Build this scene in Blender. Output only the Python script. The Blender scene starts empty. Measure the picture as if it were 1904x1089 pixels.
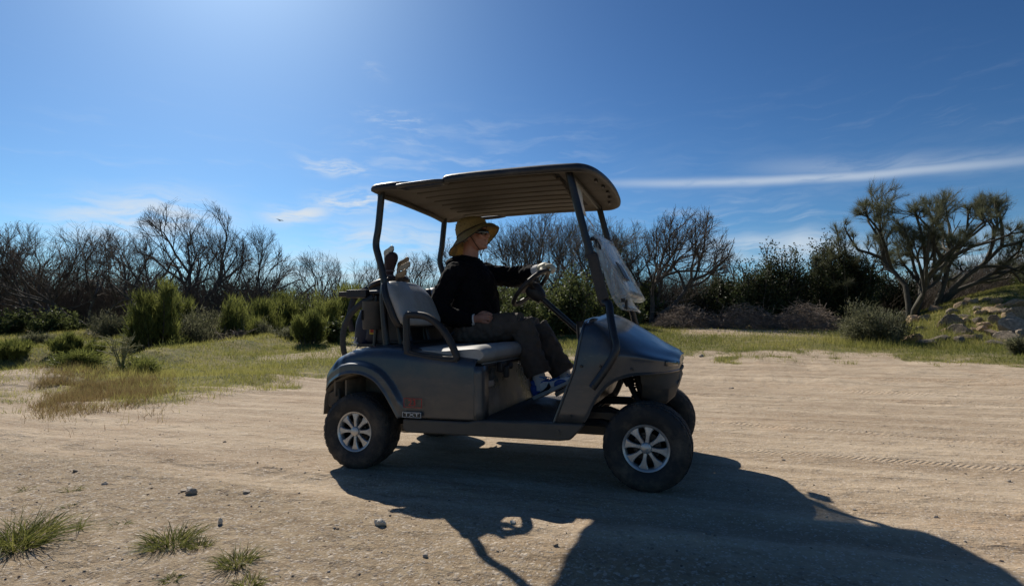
import bpy, bmesh, math, random
import numpy as np
from mathutils import Vector, Matrix

R = math.radians
rng = np.random.default_rng(11)
random.seed(11)
scene = bpy.context.scene
COL = scene.collection

# ------------------------------------------------------------------ camera
CAM = np.array([1.9569, -3.4131, 0.8212])
YAW, PITCH, ROLL, FPX = -0.3303, 0.0624, -0.0063, 1028.47      # FPX: focal length for a 1904 px wide frame
cd = bpy.data.cameras.new('camera')
cd.sensor_width = 36.0
cd.sensor_fit = 'HORIZONTAL'
cd.lens = FPX / 1904 * 36.0
cd.clip_start, cd.clip_end = 0.05, 3000
cam = bpy.data.objects.new('camera', cd)
COL.objects.link(cam)
cy_, sy_ = math.cos(YAW), math.sin(YAW)
fwd0 = np.array([sy_, cy_, 0]); right0 = np.array([cy_, -sy_, 0]); up0 = np.array([0, 0, 1.0])
fwd = fwd0 * math.cos(PITCH) + up0 * math.sin(PITCH)
up1 = up0 * math.cos(PITCH) - fwd0 * math.sin(PITCH)
rgt = right0 * math.cos(ROLL) + up1 * math.sin(ROLL)
upv = up1 * math.cos(ROLL) - right0 * math.sin(ROLL)
M = Matrix(((rgt[0], upv[0], -fwd[0], CAM[0]), (rgt[1], upv[1], -fwd[1], CAM[1]), (rgt[2], upv[2], -fwd[2], CAM[2]), (0, 0, 0, 1)))
cam.matrix_world = M
scene.camera = cam

# ------------------------------------------------------------------ light
SUN_DIR = np.array([-0.557, 0.513, 0.653]); SUN_DIR /= np.linalg.norm(SUN_DIR)
SUN_EL = math.asin(SUN_DIR[2]); SUN_AZ = math.atan2(SUN_DIR[0], SUN_DIR[1])
sl = bpy.data.lights.new('sun', 'SUN')
sl.energy = 5.0; sl.angle = R(0.53); sl.color = (1.0, 0.93, 0.82)
so = bpy.data.objects.new('sun', sl); COL.objects.link(so)
so.rotation_euler = Vector(SUN_DIR).to_track_quat('Z', 'Y').to_euler()
so.location = (-8, 8, 12)

scene.view_settings.view_transform = 'Standard'
scene.view_settings.look = 'None'
scene.view_settings.gamma = 1.0
scene.view_settings.use_curve_mapping = False
scene.view_settings.exposure = 0.12
scene.render.engine = 'CYCLES'
scene.cycles.max_bounces = 10
scene.cycles.transparent_max_bounces = 24
scene.cycles.use_denoising = True

# ------------------------------------------------------------------ node helper
class NB:
    """small helper around a node tree"""
    def __init__(s, tree):
        s.t = tree; s.n = tree.nodes; s.l = tree.links
    def new(s, kind, **kw):
        n = s.n.new(kind)
        for k, v in kw.items(): setattr(n, k, v)
        return n
    def put(s, sock, v):
        if hasattr(v, 'is_output') or isinstance(v, bpy.types.NodeSocket): s.l.new(v, sock)
        else:
            try: sock.default_value = v
            except Exception: sock.default_value = (*v, 1.0)
    def math(s, op, a, b=None, c=None, clamp=False):
        n = s.new('ShaderNodeMath', operation=op, use_clamp=clamp)
        s.put(n.inputs[0], a)
        if b is not None: s.put(n.inputs[1], b)
        if c is not None: s.put(n.inputs[2], c)
        return n.outputs[0]
    def noise(s, vec, scale, detail=4, rough=0.55, dist=0.0):
        n = s.new('ShaderNodeTexNoise')
        n.inputs['Scale'].default_value = scale; n.inputs['Detail'].default_value = detail
        n.inputs['Roughness'].default_value = rough; n.inputs['Distortion'].default_value = dist
        if vec is not None: s.l.new(vec, n.inputs['Vector'])
        return n.outputs['Fac']
    def mapping(s, vec, scale=(1, 1, 1), rot=(0, 0, 0), loc=(0, 0, 0)):
        n = s.new('ShaderNodeMapping')
        n.inputs['Scale'].default_value = scale; n.inputs['Rotation'].default_value = rot; n.inputs['Location'].default_value = loc
        s.l.new(vec, n.inputs['Vector'])
        return n.outputs['Vector']
    def ramp(s, fac, stops, interp='LINEAR'):
        n = s.new('ShaderNodeValToRGB'); n.color_ramp.interpolation = interp
        el = n.color_ramp.elements
        while len(el) < len(stops): el.new(0.5)
        for e, (p, c) in zip(el, stops):
            e.position = p; e.color = (*c, 1) if len(c) == 3 else c
        s.l.new(fac, n.inputs[0])
        return n.outputs[0]
    def step(s, x, a, b):
        n = s.new('ShaderNodeMapRange', interpolation_type='SMOOTHSTEP', clamp=True)
        s.put(n.inputs[0], x); n.inputs[1].default_value = a; n.inputs[2].default_value = b
        return n.outputs[0]
    def mix(s, fac, a, b, blend='MIX'):
        n = s.new('ShaderNodeMix', data_type='RGBA', blend_type=blend)
        s.put(n.inputs[0], fac)
        for i, v in ((6, a), (7, b)):
            if isinstance(v, bpy.types.NodeSocket): s.l.new(v, n.inputs[i])
            else: n.inputs[i].default_value = (*v, 1) if len(v) == 3 else v
        return n.outputs[2]
    def bump(s, height, strength=0.3, dist=0.01, normal=None):
        n = s.new('ShaderNodeBump'); n.inputs['Strength'].default_value = strength; n.inputs['Distance'].default_value = dist
        s.l.new(height, n.inputs['Height'])
        if normal is not None: s.l.new(normal, n.inputs['Normal'])
        return n.outputs[0]

# ------------------------------------------------------------------ sky with thin cirrus
SKY_GAMMA = 1.5; SKY_GAIN = (6.7, 7.9, 7.3)
wd = bpy.data.worlds.new('World'); scene.world = wd; wd.use_nodes = True
w = NB(wd.node_tree); w.n.clear()
sky = w.new('ShaderNodeTexSky', sky_type='NISHITA')
sky.sun_disc = False; sky.sun_elevation = SUN_EL; sky.sun_rotation = SUN_AZ
sky.altitude = 400; sky.air_density = 1.0; sky.dust_density = 0.75; sky.ozone_density = 6.0
tc = w.new('ShaderNodeTexCoord'); gen = tc.outputs['Generated']
sp = w.new('ShaderNodeSeparateXYZ'); w.l.new(gen, sp.inputs[0])
X, Y, Zc = sp.outputs
az = w.math('MULTIPLY', w.math('ARCTAN2', X, Y), 57.2958)
el = w.math('MULTIPLY', w.math('ARCSINE', Zc), 57.2958)
cv = w.new('ShaderNodeCombineXYZ'); w.l.new(az, cv.inputs[0]); w.l.new(el, cv.inputs[1])
AE = cv.outputs[0]
wn = w.new('ShaderNodeTexNoise'); wn.inputs['Scale'].default_value = 0.13; wn.inputs['Detail'].default_value = 3
w.l.new(AE, wn.inputs['Vector'])
warp = w.new('ShaderNodeVectorMath', operation='MULTIPLY_ADD')
w.l.new(wn.outputs['Color'], warp.inputs[0]); warp.inputs[1].default_value = (5, 3.2, 0); w.l.new(AE, warp.inputs[2])
WV = warp.outputs[0]
warp2 = w.new('ShaderNodeVectorMath', operation='MULTIPLY_ADD')
w.l.new(wn.outputs['Color'], warp2.inputs[0]); warp2.inputs[1].default_value = (0.8, 0.5, 0); w.l.new(AE, warp2.inputs[2])
fib = w.noise(w.mapping(WV, (0.16, 1.0, 1), (0, 0, R(-4))), 0.9, 8, 0.62)         # drawn-out fibres
fib2 = w.noise(w.mapping(WV, (0.35, 1.6, 1), (0, 0, R(12))), 1.1, 7, 0.65)
def sky_ae(u, v):
    """azimuth and elevation of a direction given by where it is seen in the photograph"""
    d = fwd + rgt * (u - 952) / FPX - upv * (v - 544.5) / FPX; d = d / np.linalg.norm(d)
    return math.degrees(math.atan2(d[0], d[1])), math.degrees(math.asin(d[2]))
def wisp(u0, v0, u1, v1, half, dens, nse, lo=0.42, hi=0.72, straight=False):
    a0, e0 = sky_ae(u0, v0); a1, e1 = sky_ae(u1, v1)
    L = math.hypot(a1 - a0, e1 - e0); ca, sa = (a1 - a0) / L, (e1 - e0) / L
    am, em = (a0 + a1) / 2 + (0.4 if straight else 2.5), (e0 + e1) / 2 + (0.25 if straight else 1.6)
    s2 = w.new('ShaderNodeSeparateXYZ'); w.l.new(warp2.outputs[0] if straight else WV, s2.inputs[0])
    dx = w.math('SUBTRACT', s2.outputs[0], am); dy = w.math('SUBTRACT', s2.outputs[1], em)
    p = w.math('ADD', w.math('MULTIPLY', dx, ca / (L / 2)), w.math('MULTIPLY', dy, sa / (L / 2)))
    q = w.math('ADD', w.math('MULTIPLY', dx, -sa / half), w.math('MULTIPLY', dy, ca / half))
    g = w.math('EXPONENT', w.math('MULTIPLY', w.math('ADD', w.math('POWER', w.math('ABSOLUTE', p), 3.0), w.math('MULTIPLY', q, q)), -1.0))
    return w.math('MULTIPLY', w.math('MULTIPLY', g, w.step(nse, lo, hi)), dens)
cl = None
for a in [(1120, 340, 2000, 288, 0.42, 0.55, fib, 0.05, 0.5, True), (1400, 312, 2000, 292, 1.0, 0.25, fib, 0.2, 0.6, True), (1180, 330, 1960, 300, 2.6, 0.10, fib, 0.3, 0.7),
          (675, 205, 800, 240, 0.8, 0.5, fib2), (760, 232, 1150, 240, 1.2, 0.22, fib), (560, 292, 690, 318, 0.7, 0.7, fib2, 0.35, 0.65),
          (640, 300, 1100, 290, 1.6, 0.35, fib), (480, 392, 620, 392, 0.9, 1.0, fib, 0.3, 0.6), (590, 372, 720, 382, 1.0, 1.0, fib2, 0.35, 0.65),
          (600, 440, 860, 445, 1.8, 0.8, fib, 0.3, 0.65), (60, 425, 420, 405, 1.9, 0.9, fib, 0.3, 0.62), (1290, 470, 1620, 458, 1.3, 0.75, fib, 0.25, 0.6),
          (1650, 510, 2000, 470, 2.2, 0.6, fib, 0.3, 0.6), (1150, 400, 1600, 410, 1.6, 0.28, fib), (1250, 372, 1500, 366, 0.9, 0.22, fib),
          (620, 250, 820, 270, 0.7, 0.25, fib2), (690, 120, 730, 130, 0.8, 0.2, fib2), (-300, 470, 300, 450, 3.0, 0.35, fib),
          (450, 500, 900, 500, 2.5, 0.6, fib, 0.25, 0.6)]:
    c = wisp(*a)
    cl = c if cl is None else w.math('MAXIMUM', cl, c)
veil = w.math('MULTIPLY', w.step(fib, 0.5, 0.85), w.math('MULTIPLY', w.step(el, 26, 6), 0.25))      # faint general cirrus low in the sky
cl = w.math('MULTIPLY', w.math('MAXIMUM', cl, veil, clamp=True), w.step(el, 0.0, 2.5))
ga = w.new('ShaderNodeGamma'); ga.inputs['Gamma'].default_value = SKY_GAMMA
sc_ = w.new('ShaderNodeVectorMath', operation='SCALE'); sc_.inputs['Scale'].default_value = 0.12; w.l.new(sky.outputs[0], sc_.inputs[0])
w.l.new(sc_.outputs[0], ga.inputs['Color'])
sk2 = w.new('ShaderNodeVectorMath', operation='MULTIPLY'); sk2.inputs[1].default_value = SKY_GAIN; w.l.new(ga.outputs[0], sk2.inputs[0])
skyc = w.mix(cl, sk2.outputs[0], (6.4, 7.0, 7.6))
bg = w.new('ShaderNodeBackground'); bg.inputs['Strength'].default_value = 0.10
w.l.new(skyc, bg.inputs['Color'])
wo = w.new('ShaderNodeOutputWorld'); w.l.new(bg.outputs[0], wo.inputs['Surface'])

# ------------------------------------------------------------------ materials
MATS = {}
def mat(name, color, rough=0.6, metal=0.0, spec=0.5, var=0.0, vscale=8.0, bump=0.0, bscale=60.0, bdist=0.004, coat=0.0,
        dirt=None, dirt_amt=0.0, dirt_scale=6.0, translucent=0.0, alpha=1.0, hue=None, stretch=(1, 1, 1), random_obj=0.0, low_dust=0.0, scratch=0.0):
    if name in MATS: return MATS[name]
    m = bpy.data.materials.new(name); m.use_nodes = True
    b = NB(m.node_tree); bs = b.n['Principled BSDF']; out = b.n['Material Output']
    tcn = b.new('ShaderNodeTexCoord'); oc = tcn.outputs['Object']
    c = color
    if stretch != (1, 1, 1): oc = b.mapping(oc, stretch)
    if var > 0:
        nf = b.noise(oc, vscale, 5, 0.6)
        lo = tuple(x * (1 - var) for x in color); hi = tuple(min(1, x * (1 + var)) for x in (hue or color))
        c = b.mix(b.step(nf, 0.3, 0.7), lo, hi)
    if dirt is not None:
        nd = b.noise(oc, dirt_scale, 7, 0.65)
        c = b.mix(b.math('MULTIPLY', b.step(nd, 0.42, 0.75), dirt_amt), c if not isinstance(c, tuple) else b.mix(0.0, c, c), dirt)
        rr = b.math('ADD', b.math('MULTIPLY', b.step(nd, 0.35, 0.75), 0.3 * dirt_amt + 0.1), rough, clamp=True)
        b.l.new(rr, bs.inputs['Roughness'])
    else: bs.inputs['Roughness'].default_value = rough
    if low_dust > 0:      # road dust thrown up on to the lower panels
        sz_ = b.new('ShaderNodeSeparateXYZ'); b.l.new(tcn.outputs['Object'], sz_.inputs[0])
        nz = b.noise(b.mapping(tcn.outputs['Object'], (1, 1, 2.2)), 7, 7, 0.68)
        fz = b.math('MULTIPLY', b.step(b.math('ADD', sz_.outputs[2], b.math('MULTIPLY_ADD', nz, -0.5, 0.25)), 0.62, 0.22), low_dust)
        sp_ = b.noise(tcn.outputs['Object'], 150, 3, 0.7)
        fz = b.math('ADD', fz, b.math('MULTIPLY', b.step(sp_, 0.62, 0.72), 0.35 * low_dust), clamp=True)
        c = b.mix(fz, c, (0.21, 0.17, 0.125))
    if scratch > 0:
        ns = b.noise(b.mapping(tcn.outputs['Object'], (2.2, 30, 42), (0.2, 0.35, 0.1)), 4, 3, 0.5)
        c = b.mix(b.math('MULTIPLY', b.step(ns, 0.68, 0.72), scratch), c, (0.20, 0.21, 0.22))
    if random_obj > 0:
        oi = b.new('ShaderNodeObjectInfo')
        hs = b.new('ShaderNodeHueSaturation')
        b.l.new(b.math('MULTIPLY_ADD', oi.outputs['Random'], random_obj * 2, 1 - random_obj), hs.inputs['Value'])
        if isinstance(c, tuple): hs.inputs['Color'].default_value = (*c, 1)
        else: b.l.new(c, hs.inputs['Color'])
        c = hs.outputs[0]
    b.put(bs.inputs['Base Color'], c)
    bs.inputs['Metallic'].default_value = metal
    bs.inputs['Specular IOR Level'].default_value = spec
    bs.inputs['Coat Weight'].default_value = coat
    bs.inputs['Coat Roughness'].default_value = 0.12
    bs.inputs['Alpha'].default_value = alpha
    if bump > 0: b.l.new(b.bump(b.noise(oc, bscale, 6, 0.65), bump, bdist), bs.inputs['Normal'])
    if translucent > 0:
        tr = b.new('ShaderNodeBsdfTranslucent'); b.put(tr.inputs[0], c)
        ms = b.new('ShaderNodeMixShader'); ms.inputs[0].default_value = translucent
        b.l.new(bs.outputs[0], ms.inputs[1]); b.l.new(tr.outputs[0], ms.inputs[2]); b.l.new(ms.outputs[0], out.inputs[0])
    MATS[name] = m
    return m

def attr_leaf(name, dark, light, translucent=0.45, rough=0.55):
    """leaf material whose tint comes from a per-face random value stored in the mesh"""
    if name in MATS: return MATS[name]
    m = bpy.data.materials.new(name); m.use_nodes = True
    b = NB(m.node_tree); bs = b.n['Principled BSDF']; out = b.n['Material Output']
    at = b.new('ShaderNodeAttribute', attribute_name='tint')
    c = b.mix(at.outputs['Fac'], dark, light)
    b.l.new(c, bs.inputs['Base Color']); bs.inputs['Roughness'].default_value = rough; bs.inputs['Specular IOR Level'].default_value = 0.25
    tr = b.new('ShaderNodeBsdfTranslucent'); b.l.new(c, tr.inputs[0])
    ms = b.new('ShaderNodeMixShader'); ms.inputs[0].default_value = translucent
    b.l.new(bs.outputs[0], ms.inputs[1]); b.l.new(tr.outputs[0], ms.inputs[2]); b.l.new(ms.outputs[0], out.inputs[0])
    MATS[name] = m
    return m

# ------------------------------------------------------------------ object helpers
def tag(o, label=None, cat=None, group=None, kind=None):
    if label: o['label'] = label
    if cat: o['category'] = cat
    if group: o['group'] = group
    if kind: o['kind'] = kind
    return o
def empty(name, loc, rz=0.0, label=None, cat=None, group=None):
    o = bpy.data.objects.new(name, None); COL.objects.link(o)
    o.location = loc; o.rotation_euler = (0, 0, rz); o.empty_display_size = 0.2
    return tag(o, label, cat, group)
def np_mesh(name, V, F, tint=None):
    """fast mesh from arrays; F is (n,3) or (n,4)"""
    V = np.asarray(V, dtype=np.float32); F = np.asarray(F, dtype=np.int32)
    me = bpy.data.meshes.new(name)
    me.vertices.add(len(V)); me.vertices.foreach_set('co', V.ravel())
    k = F.shape[1]
    me.loops.add(F.size); me.loops.foreach_set('vertex_index', F.ravel())
    me.polygons.add(len(F)); me.polygons.foreach_set('loop_start', np.arange(0, F.size, k, dtype=np.int32))
    me.update(calc_edges=True)
    if tint is not None:
        a = me.attributes.new('tint', 'FLOAT', 'FACE'); a.data.foreach_set('value', np.asarray(tint, dtype=np.float32))
    return me
def link(name, me, m, parent=None, smooth=True, angle=None):
    o = bpy.data.objects.new(name, me); COL.objects.link(o)
    if m is not None:
        for mm in (m if isinstance(m, (list, tuple)) else [m]): me.materials.append(mm)
    if parent is not None: o.parent = parent
    if smooth and hasattr(me, 'polygons'):
        me.polygons.foreach_set('use_smooth', [True] * len(me.polygons))
        if angle is not None:
            try: me.set_sharp_from_angle(angle=R(angle))
            except Exception: pass
    return o
def mobj(name, V, F, m, parent=None, smooth=True, bevel=0.0, subsurf=0, solid=0.0, angle=40, segs=2, mats=None):
    me = bpy.data.meshes.new(name); me.from_pydata([tuple(map(float, v)) for v in V], [], [tuple(map(int, f)) for f in F]); me.update()
    bm = bmesh.new(); bm.from_mesh(me); bmesh.ops.recalc_face_normals(bm, faces=bm.faces); bm.to_mesh(me); bm.free()
    o = link(name, me, m, parent, smooth, angle)
    if mats is not None: me.polygons.foreach_set('material_index', mats)
    if solid:
        md = o.modifiers.new('thickness', 'SOLIDIFY'); md.thickness = abs(solid); md.offset = -1 if solid > 0 else 1
    if bevel:
        md = o.modifiers.new('edge', 'BEVEL'); md.width = bevel; md.segments = segs; md.limit_method = 'ANGLE'; md.angle_limit = R(35)
    if subsurf:
        md = o.modifiers.new('smooth', 'SUBSURF'); md.levels = subsurf; md.render_levels = subsurf
    return o
class MB:
    """collects shapes into one mesh"""
    def __init__(s): s.V = []; s.F = []
    def add(s, V, F):
        n = len(s.V); s.V += [tuple(v) for v in V]; s.F += [tuple(i + n for i in f) for f in F]; return s
    def box(s, c, size, rot=None):
        h = np.array(size) / 2.0
        V = np.array([[x, y, z] for x in (-1, 1) for y in (-1, 1) for z in (-1, 1)]) * h
        if rot is not None: V = V @ np.array(rot).T
        return s.add(V + np.array(c), [(0, 1, 3, 2), (4, 6, 7, 5), (0, 4, 5, 1), (2, 3, 7, 6), (0, 2, 6, 4), (1, 5, 7, 3)])
    def prism(s, poly, y0, y1):
        """outline in x,z extruded along y"""
        n = len(poly)
        V = [(x, y0, z) for x, z in poly] + [(x, y1, z) for x, z in poly]
        F = [tuple(range(n)), tuple(range(2 * n - 1, n - 1, -1))] + [(i, i + n, (i + 1) % n + n, (i + 1) % n) for i in range(n)]
        return s.add(V, F)
    def tube(s, P, r, n=10, closed=False, flat=None, cap=True):
        V, F = tube_vf(P, r, n, closed, flat, cap); return s.add(V, F)
    def lathe(s, prof, c=(0, 0, 0), axis='y', n=48, closed=False):
        """prof = [(radius, along axis)]"""
        V = []; F = []; m = len(prof)
        for k in range(n):
            a = 2 * math.pi * k / n
            for r, h in prof:
                p = {'y': (r * math.cos(a), h, r * math.sin(a)), 'z': (r * math.cos(a), r * math.sin(a), h), 'x': (h, r * math.cos(a), r * math.sin(a))}[axis]
                V.append(np.array(p) + np.array(c))
        for k in range(n):
            for j in range(m if closed else m - 1):
                j2 = (j + 1) % m
                F.append((k * m + j, k * m + j2, ((k + 1) % n) * m + j2, ((k + 1) % n) * m + j))
        return s.add(V, F)
    def obj(s, name, m, parent=None, **kw): return mobj(name, s.V, s.F, m, parent, **kw)
def cr(P, n, closed=False):
    """Catmull-Rom resampling to n points"""
    P = np.asarray(P, float); k = len(P)
    if closed: Q = np.vstack([P[-1], P, P[0], P[1]]); segs = k
    else: Q = np.vstack([2 * P[0] - P[1], P, 2 * P[-1] - P[-2]]); segs = k - 1
    t = np.linspace(0, segs, n, endpoint=not closed); i = np.minimum(t.astype(int), segs - 1); f = (t - i)[:, None]
    p0, p1, p2, p3 = Q[i], Q[i + 1], Q[i + 2], Q[i + 3]
    return 0.5 * (2 * p1 + (p2 - p0) * f + (2 * p0 - 5 * p1 + 4 * p2 - p3) * f ** 2 + (3 * p1 - p0 - 3 * p2 + p3) * f ** 3)
def tube_vf(P, r, n=10, closed=False, flat=None, cap=True, up=None):
    P = np.asarray(P, float); k = len(P)
    r = np.full(k, r) if np.isscalar(r) else np.asarray(r, float)
    if closed: T = np.roll(P, -1, 0) - np.roll(P, 1, 0)
    else: T = np.gradient(P, axis=0)
    T /= np.linalg.norm(T, axis=1)[:, None] + 1e-12
    a = np.array(up, float) if up is not None else (np.array([0, 0, 1.0]) if abs(T[0][2]) < 0.9 else np.array([1.0, 0, 0]))
    U = a - T[0] * (a @ T[0]); U /= np.linalg.norm(U)
    V = []
    for i in range(k):
        U = U - T[i] * (U @ T[i]); U /= np.linalg.norm(U) + 1e-12
        W = np.cross(T[i], U)
        for j in range(n):
            an = 2 * math.pi * j / n
            fu, fw = (1, 1) if flat is None else flat
            V.append(P[i] + r[i] * (math.cos(an) * U * fu + math.sin(an) * W * fw))
    F = [(i * n + j, i * n + (j + 1) % n, ((i + 1) % k) * n + (j + 1) % n, ((i + 1) % k) * n + j) for i in range(k if closed else k - 1) for j in range(n)]
    if cap and not closed: F += [tuple(range(n - 1, -1, -1)), tuple((k - 1) * n + j for j in range(n))]
    return V, F
def loft_vf(rings, closed=True, cap=True):
    rings = np.asarray(rings, float); a, b = rings.shape[:2]
    F = [(i * b + j, i * b + (j + 1) % b, (i + 1) * b + (j + 1) % b, (i + 1) * b + j) for i in range(a - 1) for j in range(b if closed else b - 1)]
    if cap and closed: F += [tuple(range(b - 1, -1, -1)), tuple((a - 1) * b + j for j in range(b))]
    return rings.reshape(-1, 3), F
def limb(P, rads, n=20, k=None, flat=None):
    """smooth tapered tube through joints"""
    k = k or len(P) * 6
    Q = cr(P, k); r = np.interp(np.linspace(0, len(P) - 1, k), np.arange(len(P)), rads)
    return tube_vf(Q, r, n, flat=flat)
def lerp(x, xs, ys): return float(np.interp(x, xs, ys))
# value noise on arrays
_perm = np.random.default_rng(3).random((256, 256))
def vnoise(x, y):
    xi = np.floor(x).astype(int); yi = np.floor(y).astype(int); fx = x - xi; fy = y - yi
    fx = fx * fx * (3 - 2 * fx); fy = fy * fy * (3 - 2 * fy)
    g = lambda a, b: _perm[a & 255, b & 255]
    return (g(xi, yi) * (1 - fx) + g(xi + 1, yi) * fx) * (1 - fy) + (g(xi, yi + 1) * (1 - fx) + g(xi + 1, yi + 1) * fx) * fy
def fbm(x, y, oct=4, gain=0.5):
    s = 0; a = 1; t = 0
    for i in range(oct):
        s = s + a * (vnoise(x * 2 ** i + 17.3 * i, y * 2 ** i + 9.1 * i) - 0.5); t += a; a *= gain
    return s / t
def sstep(x, a, b):
    t = np.clip((np.asarray(x, float) - a) / (b - a), 0, 1); return t * t * (3 - 2 * t)
# ------------------------------------------------------------------ terrain
def ds(x, y):
    dx = np.asarray(x, float) - CAM[0]; dy = np.asarray(y, float) - CAM[1]
    return dx * fwd0[0] + dy * fwd0[1], dx * right0[0] + dy * right0[1]
_D = np.array([-50, 7.5, 9, 11, 14, 18, 25, 40, 90, 400.]); _Z = np.array([0, 0, .015, .08, .25, .55, 1.05, 1.22, 1.4, 1.4])
_DD = np.linspace(-50, 400, 4501); _ZZ = np.interp(_DD, _D, _Z); _ZZ = np.convolve(np.pad(_ZZ, 12, 'edge'), np.ones(25) / 25, 'valid')
EDGE_U = [-1500, -300, 0, 100, 200, 300, 400, 500, 600, 750, 900, 1270, 1400, 1500, 1600, 1750, 1904, 2200, 3000]
EDGE_D = [4.4, 5.4, 6.0, 6.15, 6.45, 6.65, 7.0, 7.7, 8.8, 9.6, 10.4, 12.0, 11.7, 11.5, 11.5, 10.7, 9.6, 8.6, 7.0]
def grass_edge(d, s):
    u = 952 + FPX * s / np.maximum(d, 0.5)
    return d - np.interp(u, EDGE_U, EDGE_D)                       # metres beyond the edge of the dirt road
def ground_z(x, y, fine=True):
    x = np.asarray(x, float); y = np.asarray(y, float)
    d, s = ds(x, y)
    z = np.interp(d, _DD, _ZZ)
    z = z + 1.45 * sstep((s + fbm(x * .3, y * .3)) / np.maximum(d, 3), 0.64, 0.93) * sstep(d, 13.6, 20.0)                   # bank with the rocks
    ub = 952 + FPX * s / np.maximum(d, 0.5)
    dc = np.interp(ub, [-900, -400, -100, 100, 250, 350, 500, 620], [9.0, 9.5, 10.3, 11.3, 13.0, 15.2, 18.2, 19.0]) + 0.9 * fbm(x * .5 + 4, y * .5, 3)
    lf = 1 - sstep(ub, 500, 640)
    z = z - 0.62 * lf * np.exp(-((d - dc) / 1.45) ** 2) + 0.22 * lf * np.exp(-((d - dc + 2.6) / 1.3) ** 2) * sstep(d, 6.8, 8.2)     # wash and the knoll in front of it
    z = z + 0.26 * lf * fbm(x * .8 + 2, y * .8, 3) * sstep(d, 6.6, 8.2)
    z = z + 0.10 * fbm(x * .45, y * .45, 3) * sstep(d, 8, 14)
    e = grass_edge(d, s)
    z = z + 0.06 * sstep(e + 2.6 * fbm(x * .8, y * .8, 4), -0.9, 1.1)
    if fine:
        near = 1 - sstep(d, 9, 16)
        calm = 1 - 0.7 * np.exp(-((y / 1.3) ** 4)) * np.exp(-(((x - 0.9) / 2.2) ** 4))
        z = z + near * calm * 0.016 * fbm(x * 4.2, y * 6.5, 4, .6)
        z = z + near * calm * (0.036 * fbm(x * .9, y * 2.2, 4) + 0.018 * fbm(x * .3 + .25 * fbm(x * .4, y * .4), y * 5.2 + 1.2 * fbm(x * .25, y * .3), 3))
        for y0, a_, b_, dp in ((1.55, .02, -.012, .020), (2.5, .03, -.012, .018), (3.7, -.05, .004, .022), (4.7, -.05, .004, .02), (-.95, -.02, .012, .014), (6.0, .06, -.006, .03), (7.1, .06, -.006, .03)):
            off = np.abs(y - (y0 + a_ * (x - 1) + b_ * (x - 1) ** 2 + .12 * fbm(x * .5 + y0, y * 0 + y0, 3)))
            z = z + near * sstep(vnoise(x * .6 + y0 * 9, y * .6), .2, .55) * (dp * .8 * np.exp(-((off - .19) / .08) ** 2) - dp * np.exp(-(off / .11) ** 2))
        loose = 1 - sstep(y + 0.25 * fbm(x * 1.1 + 5, y * 1.1, 3) * 2 + 0.10 * (x - 1.5), -1.15, -0.55)          # loose gravel towards the camera
        z = z + loose * (0.030 * fbm(x * 4, y * 4, 4, .6) + 0.012 * fbm(x * 17, y * 17, 3, .6))
        churn = sstep(d, 6.2, 7.6) * (1 - sstep(d, 11, 13)) * sstep(s, 0.5, 2.5)                                  # churned soil beyond the cart
        z = z + churn * 0.11 * fbm(x * 1.3, y * 1.7, 5, .6)
    return z
def gz(x, y): return float(ground_z(x, y))
def spot(u, v):
    """where the line of sight through a point of the photograph meets the ground: x, y, z, depth"""
    dv = fwd + rgt * (u - 952) / FPX - upv * (v - 544.5) / FPX
    t = np.concatenate([np.linspace(1.2, 8, 500), np.linspace(8, 60, 1500)])
    P = CAM + t[:, None] * dv
    below = P[:, 2] < ground_z(P[:, 0], P[:, 1], False)
    i = int(np.argmax(below)) if below.any() else len(t) - 1
    x, y = P[i, 0], P[i, 1]
    return x, y, gz(x, y), t[i]
def at(u, d):
    """ground point on the bearing of a column of the photograph, d metres into the scene"""
    s = (u - 952) / FPX * d
    p = CAM + fwd0 * d + right0 * s
    return float(p[0]), float(p[1]), gz(p[0], p[1])

def axis(lo, hi, c0, c1, fine, grow):
    a = list(np.arange(c0, c1, fine)); x = c1; st = fine
    while x < hi: a.append(x); st = min(fine + grow * (x - c1), 12); x += st
    a.append(hi); b = []; x = c0; st = fine
    while x > lo: st = min(fine + grow * (c0 - x), 12); x -= st; b.append(max(x, lo))
    return np.array(b[::-1] + a)
gx = axis(-330, 330, -1.0, 3.6, 0.022, 0.030)
gy = axis(-60, 420, -2.7, -0.2, 0.018, 0.024)
GX, GY = np.meshgrid(gx, gy)
GZ = ground_z(GX, GY)
nx, ny = len(gx), len(gy)
V = np.stack([GX.ravel(), GY.ravel(), GZ.ravel()], 1)
ii = (np.arange(ny - 1)[:, None] * nx + np.arange(nx - 1)[None, :]).ravel()
me = np_mesh('ground', V, np.stack([ii, ii + 1, ii + nx + 1, ii + nx], 1))
dG, sG = ds(GX, GY); eG = grass_edge(dG, sG)
uG = 952 + FPX * sG / np.maximum(dG, .5)
def grass_mask(x, y):
    d, s = ds(x, y); e = grass_edge(d, s)
    n = fbm(x * .8, y * .8, 3) * 1.5 + fbm(x * 3, y * 3, 3) * .8
    n = n + 1.3 * np.maximum(0, fbm(x * 1.7 + 31, y * 1.7, 3) - .08) * 3; g = sstep(e + n * 1.9, -0.2, 1.5)
    u = 952 + FPX * s / np.maximum(d, .5)
    bare = sstep(fbm(x * .33 + 3, y * .5, 4), 0.07, 0.2) * 0.6 * (1 - sstep(u, 1560, 1640))                                      # worn soil patches
    bareR = np.exp(-((d - 19) / 3.0) ** 2) * sstep(u, 1230, 1290) * (1 - sstep(u, 1520, 1600)) * 0.8
    bareL = (1 - sstep(u + 120 * fbm(x, y, 3), 70, 160)) * sstep(d, 6, 7) * (1 - sstep(d, 9.5, 11)) * 0.75
    return np.clip(g * (1 - np.maximum(np.maximum(bare, bareR), bareL)), 0, 1)
gm = grass_mask(GX, GY)
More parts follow.
